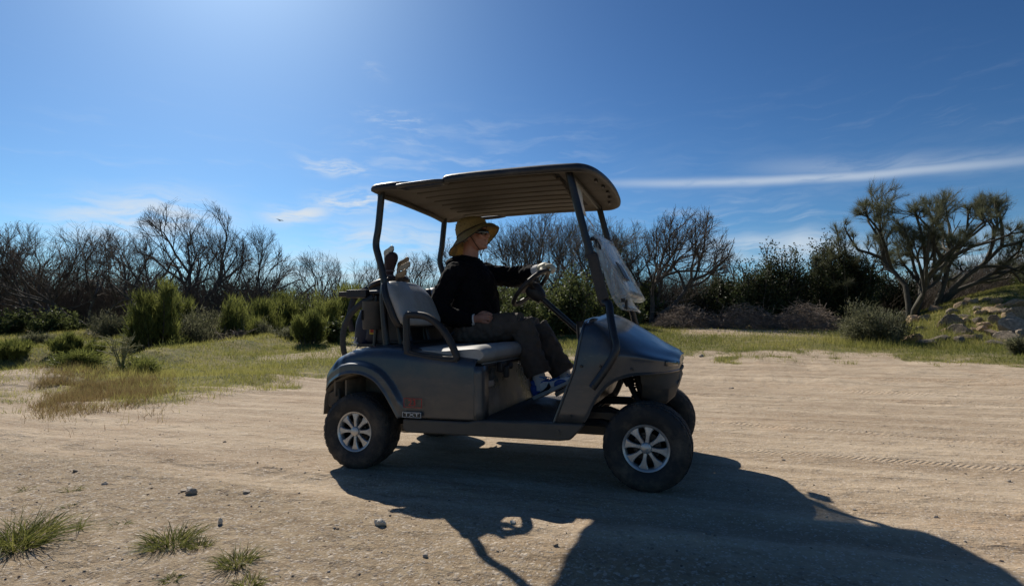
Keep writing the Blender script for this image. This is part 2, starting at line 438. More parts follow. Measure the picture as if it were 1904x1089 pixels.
a = me.attributes.new('grass', 'FLOAT', 'POINT'); a.data.foreach_set('value', gm.ravel().astype(np.float32))

gm_ = bpy.data.materials.new('sandy_soil'); gm_.use_nodes = True
b = NB(gm_.node_tree); bs = b.n['Principled BSDF']
tcn = b.new('ShaderNodeTexCoord'); P0 = tcn.outputs['Object']
spx = b.new('ShaderNodeSeparateXYZ'); b.l.new(P0, spx.inputs[0]); PX, PY, PZ = spx.outputs
n1 = b.noise(P0, 0.9, 5, 0.6); n2 = b.noise(b.mapping(P0, (0.28, 2.6, 1), (0, 0, R(-3))), 1.3, 6, 0.62)
n3 = b.noise(P0, 14, 6, 0.7); n4 = b.noise(P0, 95, 4, 0.7)
loose = b.step(b.math('ADD', PY, b.math('MULTIPLY_ADD', n1, 0.9, b.math('MULTIPLY', PX, 0.10))), -0.35, -0.95)
c = b.mix(b.step(n2, 0.32, 0.68), (0.322, 0.240, 0.160), (0.500, 0.398, 0.282))          # packed wheel lines, pale and tan
c = b.mix(b.math('MULTIPLY', b.step(n1, 0.5, 0.75), 0.5), c, (0.375, 0.25, 0.15))
n6 = b.noise(b.mapping(P0, (0.7, 1.8, 1)), 2.6, 7, 0.68)
c = b.mix(b.math('MULTIPLY', b.step(n6, 0.52, 0.66), 0.42), c, (0.235, 0.162, 0.098))                   # redder soil
c = b.mix(b.math('MULTIPLY', loose, 0.75), c, b.mix(b.step(n3, 0.3, 0.7), (0.235, 0.168, 0.103), (0.41, 0.322, 0.212)))
vor = b.new('ShaderNodeTexVoronoi'); vor.inputs['Scale'].default_value = 70; b.l.new(P0, vor.inputs['Vector'])
vsep = b.new('ShaderNodeSeparateColor'); b.l.new(vor.outputs['Color'], vsep.inputs[0])
grit = b.step(vsep.outputs[0], 0.55, 1.0)
gv = b.math('MULTIPLY', grit, b.math('MULTIPLY_ADD', loose, 0.5, 0.34))
c = b.mix(gv, c, b.mix(vsep.outputs[1], (0.13, 0.095, 0.07), (0.62, 0.54, 0.44)))                       # grains
vor2 = b.new('ShaderNodeTexVoronoi'); vor2.inputs['Scale'].default_value = 160; b.l.new(P0, vor2.inputs['Vector'])
vs2 = b.new('ShaderNodeSeparateColor'); b.l.new(vor2.outputs['Color'], vs2.inputs[0])
c = b.mix(b.math('MULTIPLY', b.step(vs2.outputs[0], 0.9, 0.97), 0.6), c, (0.66, 0.6, 0.53))
gat = b.new('ShaderNodeAttribute', attribute_name='grass')
under = b.mix(b.step(b.noise(P0, 2.2, 6, 0.65), 0.35, 0.68), (0.10, 0.105, 0.035), (0.235, 0.195, 0.085))
c = b.mix(b.step(b.math('ADD', gat.outputs['Fac'], b.math('MULTIPLY_ADD', n3, 0.9, -0.45)), 0.2, 0.75), c, under)
b.l.new(c, bs.inputs['Base Color']); bs.inputs['Roughness'].default_value = 0.95; bs.inputs['Specular IOR Level'].default_value = 0.15
# tyre prints: pressed bands with a lug pattern
track = None
for (x0, y0, x1, y1, half, per) in [(1.9, 2.87, 4.4, 2.28, .075, .034), (1.9, .64, 3.7, .615, .075, .034), (1.9, 1.75, 4.2, 1.35, .05, .040), (1.6, 4.6, 7, 4.2, .09, .05), (2.2, 3.6, 8, 3.3, .08, .045)]:
    sl_ = (y1 - y0) / (x1 - x0)
    off = b.math('SUBTRACT', b.math('SUBTRACT', PY, y0), b.math('MULTIPLY', b.math('SUBTRACT', PX, x0), sl_))
    off = b.math('ADD', off, b.math('MULTIPLY_ADD', n1, 0.16, -0.08))
    band = b.step(b.math('ABSOLUTE', off), half, half * 0.75)
    ph = b.math('MULTIPLY', b.math('ADD', PX, b.math('MULTIPLY', b.math('ABSOLUTE', off), 0.8)), 2 * math.pi / per)
    lug = b.math('MULTIPLY', b.math('ADD', b.math('SINE', ph), -0.9), band)
    lug = b.math('MULTIPLY', lug, b.step(b.noise(P0, 1.3, 4, 0.65), 0.36, 0.56))
    track = lug if track is None else b.math('ADD', track, lug)
track = b.math('MULTIPLY', track, b.step(PX, 1.7, 2.3))
h = b.math('ADD', b.math('MULTIPLY', n3, 0.014), b.math('MULTIPLY', n4, b.math('MULTIPLY_ADD', loose, 0.009, 0.0055)))
n5 = b.noise(b.mapping(P0, (0.8, 1.6, 1)), 5.5, 5, 0.6)
h = b.math('ADD', h, b.math('MULTIPLY', n2, 0.028))
h = b.math('ADD', h, b.math('MULTIPLY', b.step(n5, 0.45, 0.7), 0.012))
h = b.math('ADD', h, b.math('MULTIPLY', track, 0.0032))
vd = b.math('MULTIPLY', b.math('SUBTRACT', 0.6, vor.outputs['Distance']), b.math('MULTIPLY_ADD', loose, 0.010, 0.002))
h = b.math('ADD', h, b.math('MULTIPLY', vd, grit))
bn = b.new('ShaderNodeBump'); bn.inputs['Strength'].default_value = 0.9; bn.inputs['Distance'].default_value = 1.0
b.l.new(h, bn.inputs['Height']); b.l.new(bn.outputs[0], bs.inputs['Normal'])
g = link('ground', me, gm_); tag(g, 'pale sandy dirt road and grassy land reaching to the trees', kind='structure')

# low blue hills far behind the trees
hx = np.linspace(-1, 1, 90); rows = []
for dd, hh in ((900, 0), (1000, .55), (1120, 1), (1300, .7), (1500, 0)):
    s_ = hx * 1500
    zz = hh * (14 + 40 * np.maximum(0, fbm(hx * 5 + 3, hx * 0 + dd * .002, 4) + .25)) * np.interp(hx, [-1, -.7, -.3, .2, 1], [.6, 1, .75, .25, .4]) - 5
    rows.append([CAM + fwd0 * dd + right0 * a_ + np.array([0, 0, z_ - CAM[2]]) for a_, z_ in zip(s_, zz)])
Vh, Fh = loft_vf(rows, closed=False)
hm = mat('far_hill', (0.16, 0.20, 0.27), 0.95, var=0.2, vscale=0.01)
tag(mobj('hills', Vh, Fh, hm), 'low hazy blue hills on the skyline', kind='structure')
# ------------------------------------------------------------------ golf cart (x forward, rear axle at x = 0, camera side is negative y)
PAINT = mat('slate_blue_paint', (0.036, 0.050, 0.068), 0.30, 0.25, 0.5, coat=0.35, dirt=(0.17, 0.14, 0.105), dirt_amt=0.5, dirt_scale=3.2, low_dust=.42, scratch=.25)
BLACK = mat('black_plastic', (0.014, 0.014, 0.016), 0.5, bump=0.12, bscale=300, bdist=0.001, low_dust=.35, dirt=(0.11, 0.09, 0.07), dirt_amt=0.35, dirt_scale=9)
BLACKM = mat('black_metal', (0.012, 0.013, 0.016), 0.32, 0.0, 0.5, dirt=(0.10, 0.085, 0.07), dirt_amt=0.25, dirt_scale=12)
GREYP = mat('dark_grey_plastic', (0.035, 0.036, 0.038), 0.55, dirt=(0.17, 0.14, 0.10), dirt_amt=0.55, dirt_scale=7)
VINYL = mat('grey_vinyl', (0.33, 0.33, 0.325), 0.42, var=0.08, vscale=5, bump=0.15, bscale=350, bdist=0.0008, dirt=(0.2, 0.175, 0.14), dirt_amt=0.45, dirt_scale=8)
ROOFT = mat('canopy_black', (0.018, 0.020, 0.024), 0.42, bump=0.25, bscale=160, bdist=0.002, dirt=(0.13, 0.115, 0.095), dirt_amt=0.5, dirt_scale=9, stretch=(0.6, 2, 1))
ROOFU = mat('canopy_underside', (0.068, 0.060, 0.049), 0.7, var=0.22, vscale=4, bump=0.1, bscale=90, bdist=0.002, dirt=(0.12, 0.095, 0.06), dirt_amt=0.3, dirt_scale=5, stretch=(0.5, 2, 1))
RUBBER = mat('tyre_rubber', (0.017, 0.017, 0.018), 0.72, bump=0.3, bscale=120, bdist=0.002, dirt=(0.17, 0.135, 0.10), dirt_amt=0.7, dirt_scale=9)
ALLOY = mat('silver_alloy', (0.50, 0.50, 0.50), 0.36, 0.75, var=0.1, vscale=20, dirt=(0.26, 0.22, 0.17), dirt_amt=0.45, dirt_scale=14)
SCUFF = mat('scuffed_kick_panel', (0.10, 0.09, 0.085), 0.24, 0.1, 0.6, var=0.4, vscale=6, dirt=(0.34, 0.29, 0.23), dirt_amt=0.75, dirt_scale=5.5, bump=0.25, bscale=14, bdist=0.01)
DUST = mat('dusty_liner', (0.14, 0.112, 0.082), 0.9, var=0.3, vscale=12, bump=0.3, bscale=60, bdist=0.003)
WHITE = mat('white_letter', (0.62, 0.62, 0.60), 0.5)
RED = mat('red_decal', (0.42, 0.018, 0.02), 0.5)
STEEL = mat('worn_steel', (0.35, 0.35, 0.35), 0.35, 0.9, var=0.2, vscale=30)
LAMP = mat('dark_lamp_lens', (0.02, 0.022, 0.025), 0.08, 0.0, 0.6, coat=0.8)
CART = empty('golf_cart', (0, 0, 0), label='dark slate blue two seat golf cart parked on the dirt road', cat='golf cart')

# --- rear body: side panels, rear deck and flared arches as one shell
archI = [(-.275, .395), (-.255, .425), (-.219, .470), (-.173, .505), (-.067, .549), (.037, .556), (.137, .527), (.209, .464), (.262, .385), (.312, .300)]
NX = 120
xs = np.concatenate([np.linspace(-.30, .355, 96), np.linspace(.365, .767, NX - 96)])
_ar = cr(archI, 140); AX, AZ = _ar[:, 0], _ar[:, 1]
topz = ([-.30, -.24, -.16, -.06, .05, .18, .30, .45, .60, .767], [.49, .585, .655, .695, .715, .722, .715, .695, .675, .655])
shol = ([-.30, -.22, -.14, -.06, .04, .16, .30, .50, .767], [.445, .525, .590, .630, .650, .650, .642, .622, .603])
rings = []
for x in xs:
    zb = lerp(x, AX, AZ) if x < .310 else .314
    zs = max(lerp(x, *shol), zb + .012); zt = max(lerp(x, *topz), zs + .006)
    hw = lerp(x, [-.30, -.24, -.1, .1, .4, .767], [.40, .50, .565, .585, .588, .575])
    half = []
    n1_ = 34
    for t in np.linspace(0, 1, n1_):
        z = zb + (zs - zb) * t
        y = hw + .010 * math.sin(math.pi * min(1, (z - .30) / .36))
        if x < .36:
            # flare: a raised band round the wheel opening
            da = min(math.hypot(x - px, z - pz) for px, pz in zip(AX, AZ))
            y += .030 * float(1 - sstep(da, .050, .075)) * float(sstep(.36 - x, 0, .06)) + .006 * float(1 - sstep(da, .0, .02))
        half.append((y, z))
    y0 = half[-1][0]
    for t in np.linspace(0, 1, 8)[1:]:
        a_ = t * math.pi / 2
        half.append((y0 - .10 * (1 - math.cos(a_)), zs + (zt - zs) * math.sin(a_)))
    half += [(yy, zt + .012 * (1 - yy / .5)) for yy in (.38, .27, .13)]
    ring = [(x, -y, z) for y, z in half] + [(x, 0, zt + .014)] + [(x, y, z) for y, z in half[::-1]]
    rings.append(ring)
# tail: turn the last ring down behind the deck
tail = [[(-.305 - .02 * (1 - abs(p[1]) / .5), p[1] * .985, max(.40, p[2] - .07)) for p in rings[0]]]
Vb, Fb = loft_vf(tail + rings, closed=False)
rb = mobj('rear_body', Vb, Fb, PAINT, CART, solid=.008, angle=30)
# front edge of the side panel wraps inwards
for s in (-1, 1):
    mb = MB()
    pts = [(.763, s * .585, z) for z in np.linspace(.316, .61, 8)]
    rings_ = []
    for a_ in np.linspace(0, math.pi / 2, 7):
        rings_.append([(.763 + .045 * math.sin(a_), s * (.585 - .045 * (1 - math.cos(a_))), p[2]) for p in pts])
    rings_.append([(.800, s * .46, p[2]) for p in pts])
    Vq, Fq = loft_vf(rings_, closed=False)
    mobj('side_return', Vq, Fq, PAINT, CART, solid=.006)
# wheel housing behind each rear wheel
for s in (-1, 1):
    mb = MB()
    arc = [(-.25, .30), (-.235, .43), (-.17, .50), (-.06, .545), (.04, .55), (.14, .52), (.22, .44), (.28, .34)]
    Q = cr(arc, 24)
    rr = [[(x, s * .55, z) for x, z in Q], [(x, s * .34, z - .01) for x, z in Q]]
    Vq, Fq = loft_vf(rr, closed=False); mb.add(Vq, Fq)
    mb.prism([(-.24, .26), (-.235, .43), (-.06, .54), (.14, .52), (.22, .44), (.28, .30)], s * .33, s * .345)
    for xx in (-.17, -.09, .20): mb.box((xx, s * .45, .46), (.012, .2, .10))
    mb.obj('wheel_housing', DUST, CART, solid=.004)
# rear bumper and hanging bracket
mb = MB().box((-.30, 0, .385), (.05, .86, .075)); mb.box((-.275, -.40, .33), (.02, .05, .12)); mb.box((-.275, .40, .33), (.02, .05, .12))
mb.obj('rear_bumper', GREYP, CART, bevel=.012)
MB().prism([(-.235, .425), (-.16, .455), (-.15, .37), (-.22, .34), (-.24, .36)], -.53, -.505).obj('rear_splash_guard', DUST, CART, bevel=.006)

# --- sill and floor
for a_, b_ in ((-.592, -.535), (.535, .592)):
    MB().prism([(.325, .306), (.72, .306), (.78, .318), (1.36, .326), (1.372, .318), (1.30, .242), (1.24, .234), (.345, .229), (.322, .25)], a_, b_).obj('sill_panel', BLACK, CART, bevel=.012, segs=3)
MB().lathe([(.0, 0), (.013, 0), (.013, .004), (.006, .006), (0, .006)], (1.235, -.599, .28), 'y', 14).obj('sill_screw', BLACK, CART)
mb = MB().box((.98, 0, .290), (.62, 1.05, .03))
mb.obj('floor_pan', GREYP, CART)
mb = MB()
for k in range(34): mb.box((.80 + .0155 * k, 0, .314), (.008, 1.04, .010))
mb.box((1.06, 0, .3085), (.54, 1.05, .004))
mb.obj('floor_mat', BLACK, CART)
# rising toe board
mb = MB().prism([(1.27, .31), (1.40, .50), (1.38, .62), (1.355, .62), (1.375, .505), (1.25, .325)], -.50, .50)
mb.obj('toe_board', BLACK, CART, bevel=.006)
# chassis rails, axle and springs under the body
mb = MB()
for s in (-1, 1):
    mb.box((.62, s * .22, .245), (1.9, .045, .07))
    mb.box((1.44, s * .33, .335), (.30, .04, .05)); 
mb.box((-.16, 0, .30), (.10, .60, .12)); mb.box((.35, 0, .262), (.6, .62, .09))
mb.obj('chassis', BLACKM, CART, bevel=.006)
mb = MB().tube([(0, -.5, .215), (0, .5, .215)], .035, 14); mb.lathe([(0, -.13), (.08, -.12), (.11, -.06), (.12, 0), (.11, .06), (.08, .12), (0, .13)], (0, .05, .215), 'y', 24)
mb.obj('rear_axle', BLACKM, CART)
mb = MB().tube([(1.676, -.44, .215), (1.676, .44, .215)], .026, 12)
mb.box((1.66, 0, .30), (.09, .5, .07))
mb.tube([(1.30, -.30, .352), (1.47, -.34, .372), (1.62, -.40, .33)], .017, 8)
mb.tube([(1.27, -.33, .297), (1.42, -.35, .300), (1.64, -.40, .25)], .022, 8)
mb.tube([(1.32, -.31, .325), (1.40, -.33, .318), (1.435, -.335, .335), (1.44, -.335, .365)], .011, 8)
mb.tube([(1.38, .33, .345), (1.62, .40, .31)], .02, 8)
mb.obj('front_suspension', BLACKM, CART)
for s in (-1, 1):
    mb = MB().tube([(1.50, s * .17, .60), (1.565, s * .22, .50)], .030, 10); mb.tube([(1.555, s * .215, .515), (1.64, s * .30, .36)], .017, 10)
    pts = [(1.57 + .04 * t + .026 * math.cos(t * 40), s * (.17 + .06 * t) + .026 * math.sin(t * 40), .60 - .24 * t) for t in np.linspace(0, 1, 90)]
    mb.tube(pts, .006, 6)
    mb.tube([(1.585, s * .17, .60), (1.665, s * .25, .33)], .024, 10)
    mb.tube([(1.645, s * .12, .60), (1.675, s * .20, .34)], .03, 10)
    mb.obj('front_spring', BLACKM, CART)
MB().prism([(1.345, .41), (1.39, .52), (1.44, .56), (1.43, .50), (1.395, .42), (1.37, .38)], -.36, .36).obj('steering_box_cover', BLACKM, CART, bevel=.008)

# --- front cowl
st = [  # bottom edge x,z,y | mid side x,z,y | shoulder x,z,y | crown x,z
    [(1.212, .325, .560), (1.322, .600, .565), (1.370, .835, .520), (1.350, .880)],
    [(1.290, .327, .566), (1.370, .600, .572), (1.410, .835, .528), (1.400, .902)],
    [(1.366, .334, .570), (1.425, .600, .574), (1.455, .815, .520), (1.452, .898)],
    [(1.425, .445, .566), (1.480, .620, .572), (1.520, .775, .500), (1.525, .868)],
    [(1.500, .530, .558), (1.545, .640, .566), (1.585, .740, .470), (1.600, .825)],
    [(1.595, .572, .545), (1.625, .645, .545), (1.655, .708, .440), (1.680, .775)],
    [(1.700, .583, .505), (1.715, .635, .500), (1.730, .680, .400), (1.760, .722)],
    [(1.785, .587, .420), (1.795, .625, .410), (1.795, .660, .330), (1.822, .690)],
    [(1.832, .590, .300), (1.842, .620, .295), (1.836, .645, .240), (1.852, .662)]]
st = np.array([[list(a) + [0] if len(a) == 2 else list(a) for a in r] for r in st])     # (k,4,3) as x,z,y
K = len(st); Sx = np.array([cr(st[:, j, :], (K - 1) * 6 + 1) for j in range(4)]).transpose(1, 0, 2)
rings = []
for r in Sx:
    bpt, mpt, spt, cpt = r
    half = [bpt + (mpt - bpt) * t for t in np.linspace(0, 1, 6)[:-1]]
    ctrl = np.array([mpt, mpt + (spt - mpt) * .55, spt, spt + (cpt - spt) * .35 + np.array([0, .012, 0]), cpt])
    ctrl[1][2] = mpt[2] * .985
    half += list(cr(ctrl, 15))
    ring = [(p[0], -p[2], p[1]) for p in half] + [(p[0], p[2], p[1]) for p in half[::-1][1:]]
    rings.append(ring)
Vc, Fc = loft_vf(rings, closed=False)
n0 = len(rings[0]); last = (len(rings) - 1) * n0
cowl = mobj('front_cowl', Vc, Fc + [tuple(last + j for j in range(n0))], PAINT, CART, solid=.010, angle=40)
# rolled rim of the cowl along its rear edge and the wheel cut-out
e0 = [np.array(r) for r in rings]
mb = MB(); mb.tube([e0[0][j] + np.array([-.004, 0, 0]) for j in range(n0)], .007, 8)
mb.obj('cowl_rim', PAINT, CART)
for s, j in ((-1, 0), (1, n0 - 1)):
    MB().tube([e0[i][j] + np.array([0, -s * .006, 0]) for i in range(12, len(rings))], .006, 8).obj('arch_rim', PAINT, CART)
# dashboard under the cowl crown
mb = MB().prism([(1.36, .62), (1.405, .80), (1.42, .868), (1.395, .866), (1.37, .82), (1.33, .64)], -.50, .50)
mb.obj('dashboard', BLACK, CART, bevel=.008)
mb = MB().box((1.30, .02, .715), (.14, .17, .085)); mb.prism([(1.24, .675), (1.375, .675), (1.37, .63), (1.30, .635)], -.07, .11)
mb.obj('dash_tray', BLACK, CART, bevel=.012)
mb = MB().lathe([(.040, 0), (.044, .10), (.046, .105), (.038, .105), (.034, .01), (0, .01)], (1.265, -.045, .752), 'z', 20)
cup = mb.obj('cup_holder', BLACK, CART)
MB().box((1.268, -.092, .797), (.034, .006, .048)).obj('cup_holder_label', STEEL, cup, bevel=.004)
MB().lathe([(.040, 0), (.044, .10), (.046, .105), (.038, .105), (.034, .01), (0, .01)], (1.265, .075, .752), 'z', 20).obj('cup_holder', BLACK, CART)
# bumper fascia below the nose
mb = MB()
secs = [(1.635, .575, .425, .36), (1.70, .575, .395, .36), (1.77, .577, .400, .335), (1.812, .577, .435, .28), (1.826, .577, .49, .22)]
rr = []
for x, zt, zb, y in secs:
    rr.append([(x, -y, zt), (x, -y, zt - .05), (x + .01, -y * .96, (zt + zb) / 2), (x, -y * .84, zb + .02), (x - .01, -y * .7, zb), (x - .01, y * .7, zb), (x, y * .84, zb + .02), (x + .01, y * .96, (zt + zb) / 2), (x, y, zt - .05), (x, y, zt)])
Vq, Fq = loft_vf(rr); mobj('front_bumper', Vq, Fq, GREYP, CART, bevel=.01)
MB().tube(cr([(1.640, -.372, .578), (1.73, -.365, .580), (1.80, -.30, .581), (1.833, -.18, .582), (1.84, 0, .582), (1.833, .18, .582), (1.80, .30, .581), (1.64, .372, .578)], 40), .008, 8).obj('bumper_strip', DUST, CART)
for s in (-1, 1):
    rr = []
    for i in range(len(rings) - 9, len(rings) - 2):
        row = [e0[i][j if s < 0 else n0 - 1 - j] for j in range(4, 9)]
        rr.append([p + np.array([.003, -s * -.004 if s > 0 else -.004, 0]) for p in row])
    Vq, Fq = loft_vf(rr, closed=False); mobj('headlight', Vq, Fq, LAMP, CART, solid=.003)

# --- seats
def cushion(name, prof, y0, y1, m, round_=.05, n=26, crown=.014):
    """profile in x,z swept along y with rounded ends"""
    prof = cr(prof, 44, closed=True); c0 = prof.mean(0); rr = []
    for t in np.linspace(0, 1, n):
        e = min(t, 1 - t) * abs(y1 - y0); k = 1.0 if e > round_ else 1 - .28 * (1 - math.sqrt(max(0, 1 - (1 - e / round_) ** 2)))
        b_ = crown * math.sin(math.pi * t) ** .5
        rr.append([(c0[0] + (p[0] - c0[0]) * (.72 + .28 * k if e <= round_ else 1) , y0 + (y1 - y0) * t, c0[1] + (p[1] - c0[1]) * k + (b_ if p[1] > c0[1] else 0)) for p in prof])
    Vq, Fq = loft_vf(rr); return mobj(name, Vq, Fq, m, CART)
cushion('seat_cushion', [(.33, .625), (.50, .616), (.70, .614), (.775, .624), (.815, .655), (.812, .690), (.775, .714), (.70, .712), (.55, .698), (.42, .702), (.34, .695), (.318, .665)], -.535, .535, VINYL, .06)
MB().box((.555, 0, .606), (.46, .98, .02)).obj('seat_pan', BLACK, CART, bevel=.004)
MB().tube([(.778, -.50, .617), (.778, .50, .617)], .005, 6).obj('seat_piping', VINYL, CART)
mb = MB(); mb.prism([(.735, .60), (.79, .314), (.772, .314), (.72, .60)], -.535, .535)
mb.obj('kick_panel', SCUFF, CART, bevel=.01)
mb = MB().box((.80, -.235, .585), (.035, .09, .06)); mb.box((.825, -.225, .555), (.03, .04, .07)); mb.lathe([(0, 0), (.022, 0), (.02, .03), (0, .034)], (.815, -.17, .588), 'x', 14)
mb.obj('direction_switch', BLACK, CART, bevel=.008)
mb = MB().box((.79, -.41, .50), (.006, .11, .035)); mb.obj('care_plate', STEEL, CART, bevel=.003)
# seat backs: two thick pads on black shells
def seat_back(yc, hw):
    n = 30; rr = []; rs = []
    for t in np.linspace(0, 1, 17):
        z = .835 + .265 * t; xb = .238 - .120 * t
        wl = hw * (1 - .20 * max(0, (t - .55) / .45) ** 2 - .10 * max(0, (.25 - t) / .25) ** 2)
        th = .105 * (1 - .35 * max(0, (t - .6) / .4) ** 2) * (1 - .3 * max(0, (.2 - t) / .2) ** 2)
        ring = []
        for k in range(n):
            a_ = 2 * math.pi * k / n; cx, sx = math.cos(a_), math.sin(a_)
            ring.append((xb + th * .5 + th * .5 * math.copysign(abs(cx) ** .7, cx), yc + wl * math.copysign(abs(sx) ** .55, sx), z))
        rr.append(ring)
    for f, dz in ((.86, .010), (.5, .016)):
        c0 = np.mean(rr[-1], 0) if f == .86 else c0
        rr.append([tuple(c0 + (np.array(p) - c0) * f + np.array([0, 0, dz])) for p in (rr[16])])
    Vq, Fq = loft_vf(rr); pad = mobj('seat_backrest', Vq, Fq, VINYL, CART, subsurf=1)
    P = [(.253 - .120 * t - .030, yc + s * (hw + .006) * (1 - .20 * max(0, (t - .55) / .45) ** 2 - .1 * max(0, (.25 - t) / .25) ** 2), .825 + .275 * t) for s, ts in ((-1, np.linspace(0, 1, 9)), (1, np.linspace(1, 0, 9))) for t in ts]
    mb = MB(); V_ = [(p[0] + dx, p[1], p[2]) for dx in (0, .045) for p in P]; k = len(P)
    mb.add(V_, [tuple(range(k)), tuple(range(2 * k - 1, k - 1, -1))] + [(i, i + k, (i + 1) % k + k, (i + 1) % k) for i in range(k)])
    mb.obj('backrest_shell', BLACK, pad, bevel=.010)
seat_back(-.285, .245); seat_back(.285, .245)
mb = MB()
for y in (-.36, -.12, .12, .36):
    mb.tube([(.30, y, .62), (.25, y, .72), (.20, y, .90), (.16, y, 1.04)], .013, 8)
mb.tube([(.25, -.46, .735), (.25, .46, .735)], .012, 8); mb.tube([(.17, -.44, .98), (.17, .44, .98)], .014, 8)
mb.tube([(.27, .05, .73), (.36, .16, .85)], .010, 8)
mb.obj('seat_frame', BLACKM, CART)
# hip restraints
for s in (-1, 1):
    lp = cr([(.330, .89), (.375, .898), (.46, .886), (.535, .838), (.590, .775), (.632, .70), (.648, .652), (.61, .640), (.50, .650), (.40, .664), (.345, .680), (.332, .73), (.330, .81)], 60, closed=True)
    mb = MB().tube([(x, s * .562, z) for x, z in lp], .021, 10, closed=True)
    mb.prism([(.325, .705), (.36, .690), (.44, .672), (.55, .662), (.655, .660), (.662, .615), (.64, .605), (.50, .617), (.345, .645), (.32, .665)], s * .54, s * .578)
    mb.obj('hip_restraint', BLACK, CART, bevel=.008)

# --- roof
out = cr([(.055, -.30), (.058, -.50), (.085, -.548), (.20, -.548), (.265, -.520), (.295, -.475), (.50, -.475), (.535, -.520), (.60, -.548), (.95, -.550), (1.28, -.552), (1.375, -.530), (1.432, -.44), (1.462, -.27), (1.474, 0),
          (1.462, .27), (1.432, .44), (1.375, .530), (1.28, .552), (.95, .550), (.60, .548), (.535, .520), (.50, .475), (.295, .475), (.265, .520), (.20, .548), (.085, .548), (.058, .50), (.055, .30), (.05, 0)], 150, closed=True)
cen = np.array([.76, 0])
def inset(P, m): 
    T = np.roll(P, -1, 0) - np.roll(P, 1, 0); T /= np.linalg.norm(T, axis=1)[:, None]
    N = np.stack([-T[:, 1], T[:, 0]], 1)
    return P + N * m
def rz(P, z0):  # gentle fore and aft crown
    return np.array([z0 + .018 * (1 - ((p[0] - .75) / .72) ** 2) for p in P])
def ring3(P, z0, crown=True): z = rz(P, z0) if crown else np.full(len(P), z0); return [(p[0], p[1], zz) for p, zz in zip(P, z)]
top = [ring3(inset(out, .012), 1.650), ring3(out, 1.656), ring3(inset(out, -.002), 1.668), ring3(inset(out, .004), 1.684), ring3(inset(out, .020), 1.697), ring3(inset(out, .06), 1.706)]
for f, z in ((.8, 1.716), (.55, 1.724), (.25, 1.728), (.02, 1.730)): top.append(ring3(cen + (inset(out, .06) - cen) * f, z))
Vq, Fq = loft_vf(top[:], cap=False)
roof = mobj('canopy_roof', Vq, Fq, ROOFT, CART, angle=60)
und = [ring3(inset(out, .012), 1.650), ring3(inset(out, .030), 1.651), ring3(inset(out, .045), 1.668)]
for f in (.8, .4, .02): und.append(ring3(cen + (inset(out, .045) - cen) * f, 1.674))
Vq, Fq = loft_vf(und, cap=False); mobj('roof_underside', Vq, Fq, ROOFU, roof, angle=50)
shade_sheet = [[(x, y, 1.6725 + .018 * (1 - ((x - .75) / .72) ** 2)) for y in (-.475, -.2, .1, .475)] for x in np.linspace(.268, 1.215, 10)]
mobj('groove_shade', *loft_vf(shade_sheet, closed=False), mat('deep_black', (.003, .003, .003), .9), roof)  # near-black sheet, puts the shade between the strips into the colour
for k in range(8):        # raised strips moulded into the underside
    y = -.42 + .12 * k; x0 = .275; x1 = 1.215 - .012 * k if k > 0 else 1.19
    zt = lambda x: 1.684 + .018 * (1 - ((x - .75) / .72) ** 2)
    xs_ = np.linspace(x0, x1, 12)
    V_ = []; F_ = []
    for x in xs_:
        zt_ = zt(x); V_ += [(x, y - .048, zt_), (x, y - .044, zt_ - .030), (x, y + .044, zt_ - .030), (x, y + .048, zt_)]
    for i in range(11):
        for j in range(3): F_.append((i * 4 + j, i * 4 + j + 1, (i + 1) * 4 + j + 1, (i + 1) * 4 + j))
    F_ += [(0, 1, 2, 3), (44, 47, 46, 45)]
    mobj('underside_strip', V_, F_, ROOFU, roof, smooth=False)
for k in range(5): MB().box((1.418 - .010 * abs(k - 1.6) ** 1.5, -.27 + .15 * k, 1.664), (.014, .045, .012)).obj('roof_slot', BLACK, roof)
mb = MB().box((1.285, 0, 1.664), (.03, .92, .016)); mb.obj('windshield_channel', BLACK, roof, bevel=.003)
for s in (-1, 1):
    MB().tube(cr([(.245, s * .535, 1.672), (.30, s * .553, 1.670), (.395, s * .556, 1.672), (.49, s * .553, 1.674), (.55, s * .535, 1.676)], 20), .0135, 10).obj('roof_grip', ROOFT, roof)
    MB().tube(cr([(.07, s * .45, 1.652), (.085, s * .25, 1.655), (.085, 0, 1.657)], 14), .018, 8).obj('rear_roof_lip', ROOFU, roof)
